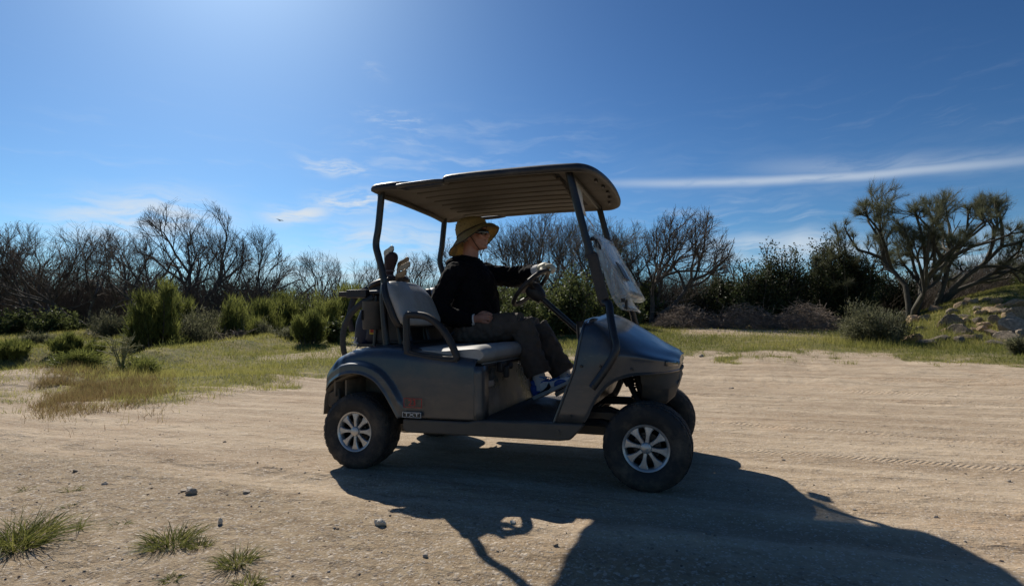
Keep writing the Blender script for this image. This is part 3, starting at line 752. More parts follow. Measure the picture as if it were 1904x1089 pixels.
# posts
for s in (-1, 1):
    P = [(1.284, s * .472, 1.672)] + [(1.284 + (1.505 - 1.284) * t, s * .474, 1.672 + (.765 - 1.672) * t) for t in (.3, .6, .78)] + [(1.493, s * .495, .942)] + [(1.508, s * .530, .870), (1.529, s * .574, .782), (1.543, s * .592, .728), (1.536, s * .600, .688), (1.501, s * .604, .625), (1.451, s * .608, .555), (1.421, s * .610, .514)]
    V_, F_ = tube_vf(cr(P, 60), .0185, 12, flat=(1.15, .9)); 
    p = mobj('front_post', V_, F_, BLACKM, CART)
    a_, b_ = np.array([1.398, s * .474, 1.215]), np.array([1.459, s * .474, .962])
    ax = (b_ - a_) / np.linalg.norm(b_ - a_); nn = np.array([ax[2], 0, -ax[0]])
    rot = np.stack([nn, [0, 1, 0], ax], 1)
    MB().box((a_ + b_) / 2 - nn * .006, (.058, .034, np.linalg.norm(b_ - a_)), rot).obj('post_sleeve', BLACK, p, bevel=.006)
    MB().lathe([(0, -.004), (.006, -.004), (.006, .004), (0, .004)], (1.43, s * .632, .526), 'y', 10).obj('post_bolt', BLACKM, p)
    P = [(.082, s * .448, 1.668), (.076, s * .447, 1.60), (.060, s * .446, 1.45), (.046, s * .446, 1.37), (.046, s * .446, 1.325), (.062, s * .446, 1.27), (.092, s * .446, 1.17), (.105, s * .446, 1.10), (.098, s * .446, 1.0), (.11, s * .448, .86), (.13, s * .45, .70)]
    V_, F_ = tube_vf(cr(P, 60), .0215, 12); mobj('rear_post', V_, F_, BLACKM, CART)
mb = MB().tube([(1.29, -.47, 1.662), (1.29, .47, 1.662)], .013, 8); mb.obj('roof_crossbar', BLACKM, CART)

# --- folding windshield
wm = bpy.data.materials.new('dusty_acrylic'); wm.use_nodes = True
b = NB(wm.node_tree); b.n.remove(b.n['Principled BSDF']); outn = b.n['Material Output']
oc = b.new('ShaderNodeTexCoord').outputs['Object']
du = b.math('MULTIPLY_ADD', b.step(b.noise(b.mapping(oc, (1, 1, .35)), 5, 2, 0.5), 0.38, 0.68), 0.20, 0.27)
tr = b.new('ShaderNodeBsdfTransparent'); tr.inputs[0].default_value = (.93, .95, .96, 1)
gl = b.new('ShaderNodeBsdfGlossy'); gl.inputs['Roughness'].default_value = 0.06
lw = b.new('ShaderNodeLayerWeight'); lw.inputs[0].default_value = .35
df = b.new('ShaderNodeBsdfTranslucent'); df.inputs[0].default_value = (.8, .79, .76, 1)
df2 = b.new('ShaderNodeBsdfDiffuse'); df2.inputs[0].default_value = (.7, .7, .68, 1)
m0 = b.new('ShaderNodeMixShader'); m0.inputs[0].default_value = .4; b.l.new(df.outputs[0], m0.inputs[1]); b.l.new(df2.outputs[0], m0.inputs[2])
m1 = b.new('ShaderNodeMixShader'); b.l.new(du, m1.inputs[0]); b.l.new(tr.outputs[0], m1.inputs[1]); b.l.new(m0.outputs[0], m1.inputs[2])
m2 = b.new('ShaderNodeMixShader'); b.l.new(b.math('MULTIPLY', lw.outputs['Facing'], .22), m2.inputs[0]); b.l.new(m1.outputs[0], m2.inputs[1]); b.l.new(gl.outputs[0], m2.inputs[2])
b.l.new(m2.outputs[0], outn.inputs[0])
WS = empty('windshield', (0, 0, 0)); WS.parent = CART
def pane(name, A, B, n=14, bow=.02, hwA=.45, hwB=.45, curl=0.0):
    """sheet between two horizontal edges, bowed across its width"""
    A = np.array(A); B = np.array(B); rr = []
    for t in np.linspace(0, 1, n):
        p = A + (B - A) * t; hw = hwA + (hwB - hwA) * t; c_ = curl * max(0, (t - .8) / .2) ** 2
        rr.append([(p[0] + bow * (1 - (y / hw) ** 2) + c_, y, p[1]) for y in np.linspace(-hw, hw, 17)])
    V_, F_ = loft_vf(rr, closed=False); return mobj(name, V_, F_, wm, WS, solid=.006, angle=60)
pane('lower_pane', (1.400, 1.325), (1.525, .915), bow=.045, hwB=.42, curl=.03)
up = pane('folded_pane', (1.418, 1.330), (1.592, 1.000), bow=.03, curl=-.0)
V_, F_ = loft_vf([[(1.592 + .03 * (1 - (y / .45) ** 2) - dx, y, 1.000 - dz) for y in np.linspace(-.45, .45, 17)] for dx, dz in ((0, 0), (.014, .012), (.045, .016), (.075, .012))], closed=False)
mobj('pane_flange', V_, F_, wm, WS, solid=.005)
MB().tube([(1.408, -.45, 1.332), (1.45, 0, 1.332), (1.408, .45, 1.332)], .006, 8).obj('hinge_strip', wm, WS)
ax = np.array([1.592 - 1.418, 0, 1.0 - 1.33]); ax /= np.linalg.norm(ax); nn = np.array([ax[2], 0, -ax[0]])
rot = np.stack([nn, [0, 1, 0], ax], 1)
MB().box((1.550, -.335, 1.125), (.006, .20, .10), rot).obj('black_patch', BLACK, WS)
for y, z, x in ((-.40, 1.295, 1.42), (-.44, 1.30, 1.405), (-.37, .965, 1.555), (.40, .955, 1.535)):
    MB().box((x, y, z), (.022, .03, .02)).box((x + .012, y + .02, z - .022), (.016, .02, .05)).obj('pane_clip', BLACK, WS, bevel=.003)
MB().box((1.535, .50, 1.095), (.03, .085, .075)).tube([(1.50, .475, 1.08), (1.535, .50, 1.095)], .008, 6).obj('post_bracket', BLACK, CART, bevel=.008)

# --- steering
HUB = np.array([.845, .28, 1.085]); ND = np.array([.70, 0, -.714]); ND /= np.linalg.norm(ND)   # axis pointing down the column
UW = np.array([0, 1.0, 0]); VW = np.cross(ND, UW)
SW = empty('steering_wheel', (0, 0, 0)); SW.parent = CART
RW = .163
MB().tube([HUB - ND * .02 + RW * (math.cos(a_) * UW + math.sin(a_) * VW) for a_ in np.linspace(0, 2 * math.pi, 48, endpoint=False)], .0155, 12, closed=True).obj('wheel_rim', BLACK, SW)
for a_ in (.25, math.pi - .25, 1.5 * math.pi):
    e_ = math.cos(a_) * UW + math.sin(a_) * VW
    V_, F_ = tube_vf(cr([HUB + ND * .02 + e_ * .03, HUB + e_ * .09, HUB - ND * .02 + e_ * RW], 10), .013, 8, flat=(.6, 1.4)); mobj('wheel_spoke', V_, F_, BLACK, SW)
zz = Vector(ND).to_track_quat('Z', 'Y').to_matrix()
mb = MB(); Vt, Ft = MB().lathe([(0, -.03), (.05, -.025), (.062, 0), (.055, .05), (.042, .085), (.034, .10), (0, .10)], (0, 0, 0), 'z', 24).V, None
q = MB().lathe([(0, -.03), (.05, -.025), (.062, 0), (.055, .05), (.042, .085), (.034, .10), (0, .10)], (0, 0, 0), 'z', 24)
q.V = [tuple(HUB + np.array(zz @ Vector(v))) for v in q.V]; q.obj('wheel_hub', BLACK, SW)
q = MB().box((0, 0, 0), (.17, .12, .012)).box((0, .06, .012), (.05, .02, .02))
q.V = [tuple(HUB - ND * .05 + VW * -.02 + v[0] * UW + v[1] * VW - v[2] * ND) for v in q.V]; q.obj('scorecard_clip', BLACK, SW, bevel=.006)
MB().tube([HUB + ND * .06, np.array([1.16, .28, .80]), np.array([1.36, .28, .60])], .020, 12).obj('steering_column', BLACKM, CART)
MB().tube([(1.33, .14, .60), (1.235, .14, .42)], .010, 8).box((1.225, .14, .46), (.018, .085, .11), np.array([[.8, 0, .6], [0, 1, 0], [-.6, 0, .8]])).obj('brake_pedal', BLACK, CART, bevel=.005)
MB().tube([(1.33, .36, .58), (1.25, .36, .44)], .010, 8).box((1.235, .36, .47), (.018, .07, .13), np.array([[.8, 0, .6], [0, 1, 0], [-.6, 0, .8]])).obj('accelerator_pedal', BLACK, CART, bevel=.005)

# --- wheels
TR = .2205
def tyre_mesh(width=.20, lugs=True):
    w2 = width / 2
    prof = [(.112, -.075), (.122, -.088), (.150, -w2 * 1.0), (.178, -w2 * 1.03), (.200, -w2 * .97), (.212, -w2 * .84), (.2175, -w2 * .66), (.2195, -w2 * .3), (.220, 0), (.2195, w2 * .3), (.2175, w2 * .66), (.212, w2 * .84), (.200, w2 * .97), (.178, w2 * 1.03), (.150, w2), (.122, .088), (.112, .075)]
    mb = MB(); mb.lathe(prof, (0, 0, 0), 'y', 72)
    n = 54   # zig-zag ribs and shoulder blocks standing proud of the carcass
    for k in range(n):
        for row, y in enumerate((-.68, -.36, -.04, .30, .64)):
            a0 = 2 * math.pi * (k + .5 * (row % 2)) / n; da = 2 * math.pi / n * .44
            sk = .011 * (1 if k % 2 else -1)
            yy = y * w2; hw = .0125; r0 = .2145 - (.006 if abs(y) > .5 else 0); r1 = r0 + .0082
            V_ = []
            for aa, so_ in ((a0 - da, -sk), (a0 + da, sk)):
                for yo in (-hw, hw):
                    for r_ in (r0, r1): V_.append((r_ * math.cos(aa), yy + yo + so_ * .6, r_ * math.sin(aa)))
            mb.add(V_, [(0, 1, 3, 2), (4, 6, 7, 5), (1, 5, 7, 3), (0, 4, 5, 1), (2, 3, 7, 6)])
    for k in range(54):
        a0 = 2 * math.pi * k / 54; da = .035
        for s in (-1, 1):
            V_ = [(r_ * math.cos(aa), s * yy, r_ * math.sin(aa)) for aa in (a0 - da, a0 + da) for r_, yy in ((.188, w2 * .99), (.209, w2 * .88), (.188, w2 * 1.03), (.2105, w2 * .90))]
            mb.add(V_, [(0, 1, 3, 2), (4, 6, 7, 5), (2, 3, 7, 6), (0, 2, 6, 4), (1, 5, 7, 3)])
    return mb
TYRE = tyre_mesh()
def make_wheel(x, y, side, steer=0.0):
    wh = empty('wheel', (x, y, .2155)); wh.parent = CART
    wh.rotation_euler = (0, random.random() * 0, steer + (0 if side < 0 else math.pi))
    return wh
w0 = make_wheel(0, -.505, -1)
ty = TYRE.obj('tyre', RUBBER, w0, angle=35)
# rim: outer flange, eight paddle spokes, cap and dark barrel; the face looks towards -y
yF = -.078
mb = MB().lathe([(.1195, yF + .03), (.1195, yF - .003), (.1165, yF - .008), (.110, yF - .006), (.1035, yF + .002), (.100, yF + .016), (.100, yF + .03)], (0, 0, 0), 'y', 64)
rim = mb.obj('rim', ALLOY, w0)
for k in range(8):
    a_ = 2 * math.pi * k / 8 + math.pi / 2
    cs, sn = math.cos(a_), math.sin(a_); rr = []
    for r_, hw, yy in ((.020, .0115, .004), (.036, .0095, .002), (.055, .0095, .001), (.075, .0135, .001), (.090, .019, .001), (.1045, .0285, .002)):
        pr = [(-hw, .020), (-hw, .004), (-hw * .75, 0), (hw * .75, 0), (hw, .004), (hw, .020)]
        rr.append([(r_ * cs - t * sn, yF + yy + dy, r_ * sn + t * cs) for t, dy in pr])
    V_, F_ = loft_vf(rr); mobj('spoke', V_, F_, ALLOY, rim, angle=30)
MB().lathe([(.0, yF - .010), (.018, yF - .009), (.026, yF - .005), (.029, yF + .003), (.029, yF + .02)], (0, 0, 0), 'y', 28).obj('hub_cap', ALLOY, rim)
mb = MB().lathe([(.1165, yF + .02), (.108, yF + .05), (.104, .05), (.03, .05)], (0, 0, 0), 'y', 40); mb.lathe([(.0, -.03), (.07, -.028), (.078, .0), (.078, .05)], (0, 0, 0), 'y', 30)
for k in range(4): mb.lathe([(0, -.045), (.008, -.045), (.009, -.02)], (.05 * math.cos(k * 1.571 + .4), 0, .05 * math.sin(k * 1.571 + .4)), 'y', 8)
mb.obj('brake_drum', BLACKM, w0)
def copy_tree(o, parent=None):
    c = o.copy(); COL.objects.link(c); c.parent = parent
    for ch in list(o.children): copy_tree(ch, c)
    return c
for (x, y, side, st_) in ((1.6765, -.462, -1, R(-1.0)), (0, .505, 1, 0), (1.6765, .462, 1, R(-1.0))):
    c = copy_tree(w0, CART); c.location = (x, y, .2155); c.rotation_euler = (0, R(9 if x > 1 else 0), st_ + (0 if side < 0 else math.pi))

# --- badge and number on the side panel
def lettering(name, text, x, y, z, size, m, parent, sx=1.0, ext=.001):
    cu = bpy.data.curves.new(name, 'FONT'); cu.body = text; cu.size = size; cu.align_x = 'CENTER'; cu.align_y = 'CENTER'; cu.extrude = ext
    cu.materials.append(m)
    tmp = bpy.data.objects.new(name, cu); COL.objects.link(tmp); bpy.context.view_layer.update()
    me = bpy.data.meshes.new_from_object(tmp.evaluated_get(bpy.context.evaluated_depsgraph_get())); bpy.data.objects.remove(tmp)
    o = bpy.data.objects.new(name, me); COL.objects.link(o); o.location = (x, y, z); o.rotation_euler = (R(90), 0, 0); o.scale = (sx, 1, 1); o.parent = parent
    return o
yb = -.6065
def outline(x0, x1, z0, z1, t, y, d=.003):
    mb = MB()
    mb.box(((x0 + x1) / 2, y, z1 - t / 2), (x1 - x0, d, t)); mb.box(((x0 + x1) / 2, y, z0 + t / 2), (x1 - x0, d, t))
    mb.box((x0 + t / 2, y, (z0 + z1) / 2), (t, d, z1 - z0 - 2 * t)); mb.box((x1 - t / 2, y, (z0 + z1) / 2), (t, d, z1 - z0 - 2 * t)); return mb
bd = MB().box((.392, yb + .002, .3335), (.118, .008, .030)).obj('model_badge', BLACKM, CART, bevel=.003)
outline(.333, .451, .3185, .3485, .0022, yb - .003).obj('badge_border', WHITE, bd)
lettering('badge_lettering', 'TXT', .392, yb - .0035, .3335, .0255, WHITE, bd, 1.95)
nf = outline(.342, .456, .374, .426, .0026, yb - .004).obj('number_frame', RED, CART)
lettering('number_lettering', '23', .396, yb - .006, .400, .050, RED, nf, 1.0)

# --- rack behind the seats that carries the bag
mb = MB().box((-.145, -.35, 1.045), (.15, .06, .052)).box((-.25, -.35, 1.045), (.07, .045, .032)).tube([(-.07, -.34, 1.05), (.14, -.33, 1.055)], .016, 10)
mb.tube([(-.06, -.33, 1.045), (-.06, .36, 1.045)], .014, 8); mb.tube([(.12, -.33, 1.05), (.12, .36, 1.05)], .014, 8)
mb.obj('bag_rack_arm', BLACK, CART, bevel=.006)
mb = MB()
for y in (-.33, 0, .34): mb.tube([(.10, y, 1.04), (.14, y, .80), (.16, y, .70)], .013, 8)
mb.tube([(-.02, -.34, 1.03), (-.02, -.34, .83), (-.03, -.34, .70)], .012, 8)
mb.box((-.06, 0, .712), (.24, .62, .02))
mb.obj('bag_rack', BLACKM, CART)
V_, F_ = tube_vf(cr([(-.03, -.36, 1.02), (-.10, -.37, .985), (-.185, -.375, .915), (-.232, -.375, .83), (-.243, -.375, .76), (-.238, -.37, .68), (-.215, -.36, .60)], 40), .018, 8, flat=(.35, 1.2), up=(0, 1, 0))
mobj('bag_strap', V_, F_, BLACK, CART)
mb = MB().lathe([(.0, .815), (.060, .815), (.067, .825), (.070, .985), (.072, .992), (.064, .992), (.062, .84), (0, .84)], (-.026, -.36, 0), 'z', 30)
can = mb.obj('sand_bottle_holder', GREYP, CART)
MB().box((-.066, -.4195, .905), (.016, .012, .062), np.array([[.81, -.58, 0], [.58, .81, 0], [0, 0, 1]])).obj('holder_slot', mat('deep_black', (.003, .003, .003), .9), can, bevel=.004)

# black basket between the seat and the bag
mb = MB().box((.06, 0, .735), (.17, .66, .02)).box((.135, 0, .86), (.012, .66, .24)).box((.06, -.33, .84), (.16, .012, .20)).box((.06, .33, .84), (.16, .012, .20)).box((-.02, 0, .80), (.012, .66, .12))
mb.obj('sweater_basket', BLACK, CART, bevel=.004)

for sgn in (-1, 1):
    for x, z in ((1.30, .36), (1.36, .62), (1.46, .62), (1.62, .605)):
        MB().lathe([(0, -.003), (.006, -.003), (.0075, .003)], (x, sgn * (.582 if x < 1.5 else .563), z), 'y', 12).obj('panel_screw', BLACKM, CART)
# ------------------------------------------------------------------ driver
SKIN = mat('skin', (0.41, 0.195, 0.135), 0.5, var=0.12, vscale=25, bump=0.1, bscale=300, bdist=0.001)
KNIT = mat('black_sweater', (0.0062, 0.0062, 0.0085), 0.95, spec=0.12, bump=0.35, bscale=220, bdist=0.002, var=0.3, vscale=14)
TWILL = mat('dark_brown_trousers', (0.088, 0.068, 0.054), 0.85, bump=0.25, bscale=260, bdist=0.001, var=0.2, vscale=9)
STRAW = mat('straw', (0.33, 0.235, 0.09), 0.75, var=0.25, vscale=70, bump=0.5, bscale=220, bdist=0.003, translucent=0.34, stretch=(1, 1, 2.5))
SOCK = mat('white_sock', (0.62, 0.62, 0.64), 0.9, bump=0.3, bscale=200, bdist=0.002)
GLOVE = mat('pale_glove', (0.60, 0.56, 0.44), 0.6, var=0.12, vscale=40, bump=0.2, bscale=160, bdist=0.002)
CUFF = mat('white_cotton', (0.68, 0.68, 0.70), 0.9)
GLASS = mat('dark_lens', (0.006, 0.007, 0.009), 0.08, 0.0, 0.7, coat=0.6)
CORD = mat('black_cord', (0.012, 0.011, 0.010), 0.8)
HAIR = mat('grey_hair', (0.16, 0.14, 0.12), 0.8, bump=0.6, bscale=180, bdist=0.004)

PERSON = empty('person', (0.36, 0.28, 0.715), label='seated driver in black sweater and wide straw hat, gloved hand on the steering wheel', cat='person')
_inv = Matrix.Translation((-0.36, -0.28, -0.715))
def ell(c, r, n=16, m=12, rot=None):
    V_ = [];  F_ = []
    for i in range(m + 1):
        th = math.pi * i / m
        for j in range(n):
            ph = 2 * math.pi * j / n
            p = np.array([r[0] * math.sin(th) * math.cos(ph), r[1] * math.sin(th) * math.sin(ph), r[2] * math.cos(th)])
            if rot is not None: p = np.array(rot) @ p
            V_.append(np.array(c) + p)
    for i in range(m):
        for j in range(n): F_.append((i * n + j, i * n + (j + 1) % n, (i + 1) * n + (j + 1) % n, (i + 1) * n + j))
    return V_, F_
def cloth_mod(o, voxel, smooth=4, wrinkle=0.0, wscale=.05):
    md = o.modifiers.new('join', 'REMESH'); md.mode = 'VOXEL'; md.voxel_size = voxel; md.use_smooth_shade = True
    md = o.modifiers.new('soften', 'SMOOTH'); md.factor = .5; md.iterations = smooth
    if wrinkle:
        tx = bpy.data.textures.new('folds', 'CLOUDS'); tx.noise_scale = wscale; tx.noise_depth = 2
        md = o.modifiers.new('folds', 'DISPLACE'); md.texture = tx; md.strength = wrinkle; md.mid_level = .5; md.texture_coords = 'LOCAL'
def pobj(mb, name, m, parent=None, **kw):
    o = mb.obj(name, m, parent or PERSON, **kw)
    if parent is None: o.data.transform(_inv)
    else: o.data.transform(_inv)
    return o
def ring(c, a, b_, n=28, tilt=0.0, p=.85):
    out_ = []
    for k in range(n):
        t = 2 * math.pi * k / n; cx, sx = math.cos(t), math.sin(t)
        x = a * math.copysign(abs(cx) ** p, cx); y = b_ * math.copysign(abs(sx) ** p, sx)
        out_.append((c[0] + x, c[1] + y, c[2] + tilt * x))
    return out_
def bent(points, rads, n=12): return limb(np.array(points), rads, n, k=len(points) * 5)

# fingers of both hands as joint chains
RH = [[(.555, .078, .908), (.588, .080, .915), (.604, .098, .905), (.590, .118, .896)],
      [(.556, .072, .893), (.592, .072, .898), (.609, .092, .888), (.594, .114, .880)],
      [(.552, .070, .878), (.585, .069, .880), (.602, .090, .871), (.588, .112, .866)],
      [(.546, .073, .864), (.572, .072, .862), (.588, .090, .857), (.578, .108, .854)]]
RTH = [(.512, .094, .905), (.535, .108, .925), (.562, .112, .925), (.582, .112, .918)]
LH = [[(.935, .298 + .0, 1.248), (.968, .292, 1.250), (.985, .288, 1.226), (.972, .286, 1.203)],
      [(.936, .320, 1.252), (.972, .316, 1.253), (.989, .312, 1.228), (.974, .309, 1.201)],
      [(.933, .342, 1.250), (.968, .340, 1.250), (.985, .336, 1.226), (.971, .332, 1.200)],
      [(.926, .362, 1.244), (.956, .363, 1.243), (.972, .360, 1.222), (.962, .355, 1.200)]]
LTH = [(.905, .300, 1.228), (.915, .276, 1.215), (.930, .262, 1.200), (.945, .258, 1.190)]

# --- body: one continuous skin surface
mb = MB()
HC = np.array([.400, .28, 1.490])
def hl(x, y, z):       # head space: x forward, slight turn away and lift of the chin
    v = Matrix.Rotation(R(-8), 3, 'Z') @ Matrix.Rotation(R(-6), 3, 'Y') @ Vector((x, y, z)); return HC + np.array(v)
hr = []
for z, xc, a, b_ in ((-.112, .048, .030, .024), (-.102, .040, .052, .040), (-.080, .022, .075, .056), (-.050, .012, .086, .064), (-.020, .006, .092, .070), (.010, .0, .097, .075), (.045, -.003, .100, .078), (.075, -.006, .094, .074), (.098, -.010, .074, .058), (.112, -.012, .040, .032)):
    hr.append([tuple(hl(xc + a * math.cos(t), b_ * math.sin(t), z)) for t in np.linspace(0, 2 * math.pi, 28, endpoint=False)])
mb.add(*loft_vf(hr))
mb.add(*bent([hl(.094, 0, .025), hl(.106, 0, .000), hl(.117, 0, -.022), hl(.100, 0, -.034)], [.007, .010, .0135, .009], 10))     # nose
for s in (-1, 1):
    mb.add(*ell(hl(.104, s * .010, -.028), (.009, .008, .007), 10, 8))
    mb.add(*ell(hl(.086, s * .032, .020), (.014, .026, .008), 10, 8))          # brow
    mb.add(*ell(hl(.074, s * .038, -.022), (.024, .026, .022), 12, 8))         # cheek
    mb.add(*ell(hl(.088, s * .031, .004), (.010, .013, .008), 10, 8))          # closed lid area
    mb.add(*ell(hl(-.008, s * .077, -.010), (.018, .008, .032), 12, 10))       # ear
    mb.add(*ell(hl(-.004, s * .081, -.030), (.009, .007, .011), 10, 8))
mb.add(*ell(hl(.097, 0, -.055), (.010, .026, .006), 12, 8)); mb.add(*ell(hl(.095, 0, -.067), (.011, .023, .007), 12, 8))   # lips
mb.add(*ell(hl(.082, 0, -.098), (.020, .024, .016), 12, 8))                    # chin
mb.add(*limb([(.365, .28, 1.22), (.368, .28, 1.30), (.374, .28, 1.37), (.386, .28, 1.44)], [.075, .062, .057, .058], 22))
mb.add(*loft_vf([ring((.42, .28, .78), .13, .165), ring((.425, .28, .90), .13, .165), ring((.42, .28, 1.05), .125, .17), ring((.40, .28, 1.18), .115, .18), ring((.38, .28, 1.26), .075, .13), ring((.37, .28, 1.30), .05, .06)]))
mb.add(*limb([(.385, .14, 1.215), (.355, .075, 1.19), (.27, .035, .99), (.36, .06, .905), (.49, .088, .880)], [.045, .046, .034, .030, .027], 16))
mb.add(*limb([(.385, .42, 1.22), (.40, .475, 1.235), (.63, .515, 1.20), (.75, .46, 1.212), (.872, .362, 1.232)], [.045, .046, .034, .030, .026], 16))
for s, kn, an in ((-1, (.795, .165, .85), (.925, .16, .46)), (1, (.845, .38, .81), (1.045, .38, .47))):
    hip = (.38, .28 + s * .10, .80)
    mb.add(*limb([hip, tuple((np.array(hip) + np.array(kn)) / 2), kn], [.070, .060, .046], 18)); mb.add(*limb([kn, tuple(np.array(kn) * .6 + np.array(an) * .4), an], [.044, .042, .034], 16))
    mb.add(*limb([an, (an[0] + .02, an[1], an[2] - .065), (an[0] + .07, an[1], an[2] - .045), (an[0] + .11, an[1], an[2] - .02)], [.034, .030, .024, .014], 14))
# right hand: palm and back of the hand, then the fingers
mb.add(*limb([(.487, .088, .880), (.515, .088, .883), (.545, .085, .886), (.566, .080, .888)], [.026, .031, .032, .026], 16))
for i_, f in enumerate(RH): mb.add(*bent([(p[0], p[1], p[2] + .003 * (1.5 - i_)) for p in f], [.0095, .0090, .0085, .0075]))
mb.add(*bent(RTH, [.014, .012, .0105, .0095]))
mb.add(*limb([(.872, .362, 1.232), (.895, .345, 1.240), (.925, .330, 1.244)], [.024, .027, .026], 14))
for f in LH: mb.add(*bent(f, [.008, .0075, .007, .006]))
mb.add(*bent(LTH, [.010, .0085, .0075, .0065]))
body = pobj(mb, 'body', SKIN); cloth_mod(body, .0042, 2)
# --- hair at the nape and temples
mb = MB()
mb.add(*ell(hl(-.030, 0, -.005), (.070, .0795, .062), 24, 14)); 
hair = pobj(mb, 'hair', HAIR)
# --- sweater
mb = MB()
SWT = [((.41, .745), .150, .185), ((.415, .80), .158, .198), ((.418, .88), .160, .205), ((.418, .96), .158, .205), ((.415, 1.06), .152, .207), ((.405, 1.15), .142, .214), ((.392, 1.215), .128, .200), ((.365, 1.262), .120, .158), ((.355, 1.302), .100, .112), ((.366, 1.328), .070, .074)]
mb.add(*loft_vf([ring((c[0], .28, c[1]), a, b_) for c, a, b_ in SWT]))
mb.add(*limb([(.40, .16, 1.19), (.352, .075, 1.195), (.295, .035, 1.08), (.252, .018, .985), (.275, .025, .925), (.36, .055, .895), (.43, .078, .882), (.476, .088, .877)], [.085, .084, .076, .070, .066, .060, .053, .046], 22))
mb.add(*limb([(.39, .40, 1.205), (.405, .475, 1.228), (.52, .510, 1.212), (.630, .520, 1.196), (.70, .490, 1.202), (.78, .432, 1.215), (.838, .388, 1.226)], [.085, .084, .076, .072, .066, .058, .050], 22))
mb.add(*ell((.300, .25, 1.265), (.085, .14, .080), 20, 14))
for q_ in range(9):      # folds pulled across the sleeve and the belly
    t_ = q_ / 8; c_ = np.array([.50 + .32 * t_, .512 - .10 * t_ ** 2, 1.215 + .02 * t_]); r_ = .060 - .014 * t_
    mb.tube(cr([c_ + np.array([-.022, -r_ * .93, -.020]), c_ + np.array([0, -r_ * .62, r_ * .72]), c_ + np.array([.020, .01, r_ * .98])], 8), [.004, .006, .008, .008, .008, .007, .006, .004], 6)
sw = pobj(mb, 'sweater', KNIT); cloth_mod(sw, .0075, 3, .026, .05)
mb = MB().tube([(.372 + .064 * math.cos(t), .28 + .068 * math.sin(t), 1.330 - .014 * math.cos(t)) for t in np.linspace(0, 2 * math.pi, 30, endpoint=False)], .009, 8, closed=True)
pobj(mb, 'sweater_collar', KNIT)
mb = MB().add(*limb([(.468, .087, .877), (.486, .089, .878)], [.041, .038], 18)); pobj(mb, 'shirt_cuff', CUFF)
mb = MB().add(*limb([(.832, .392, 1.224), (.85, .380, 1.228), (.878, .360, 1.235)], [.046, .043, .037], 18)); o = pobj(mb, 'shirt_cuff', CUFF)
# --- glove on the left hand
mb = MB().add(*limb([(.868, .366, 1.232), (.895, .347, 1.240), (.925, .331, 1.245), (.945, .325, 1.246)], [.031, .035, .035, .028], 18))
for f in LH: mb.add(*bent(f, [.0135, .0125, .0118, .0105]))
mb.add(*bent(LTH, [.016, .0135, .012, .0105]))
gl_ = pobj(mb, 'glove', GLOVE); cloth_mod(gl_, .004, 2)
mb = MB().add(*limb([(.862, .370, 1.230), (.876, .361, 1.234)], [.035, .036], 18)); pobj(mb, 'glove_strap', GLOVE)
# --- trousers
mb = MB()
mb.add(*loft_vf([ring((.395, .28, .725), .135, .185), ring((.40, .28, .77), .150, .200), ring((.40, .28, .82), .150, .198), ring((.41, .28, .86), .13, .18)]))
for kn, an, s in (((.800, .165, .848), (.918, .162, .52), -1), ((.846, .382, .812), (1.035, .382, .515), 1)):
    k_ = np.array(kn); a_ = np.array(an); hip = np.array((.40, .28 + s * .105, .805))
    mb.add(*limb([hip, hip * .5 + k_ * .5 + np.array([0, 0, -.004]), k_], [.105, .094, .082], 24))
    mb.add(*limb([k_ + np.array([-.01, 0, .01]), k_ * .72 + a_ * .28, k_ * .4 + a_ * .6 + np.array([-.012, 0, 0]), a_ + np.array([-.004, 0, -.004])], [.083, .085, .085, .086], 24, flat=(1.0, .86)))
tr_ = pobj(mb, 'trousers', TWILL); cloth_mod(tr_, .0075, 3, .028, .045)
for (an, s) in (((.918, .162, .52), -1), ((1.035, .382, .515), 1)):      # turned hems
    a_ = np.array(an); d_ = a_ - np.array([(.800, .165, .848), (.846, .382, .812)][0 if s < 0 else 1]); d_ /= np.linalg.norm(d_)
    mb = MB().add(*tube_vf([a_ + np.array([-.004, 0, 0]) - d_ * .014, a_ + np.array([-.004, 0, 0]) + d_ * .012], [.087, .087], 26, flat=(.86, 1.0), up=(0, 1, 0), cap=True)); pobj(mb, 'trouser_hem', TWILL)
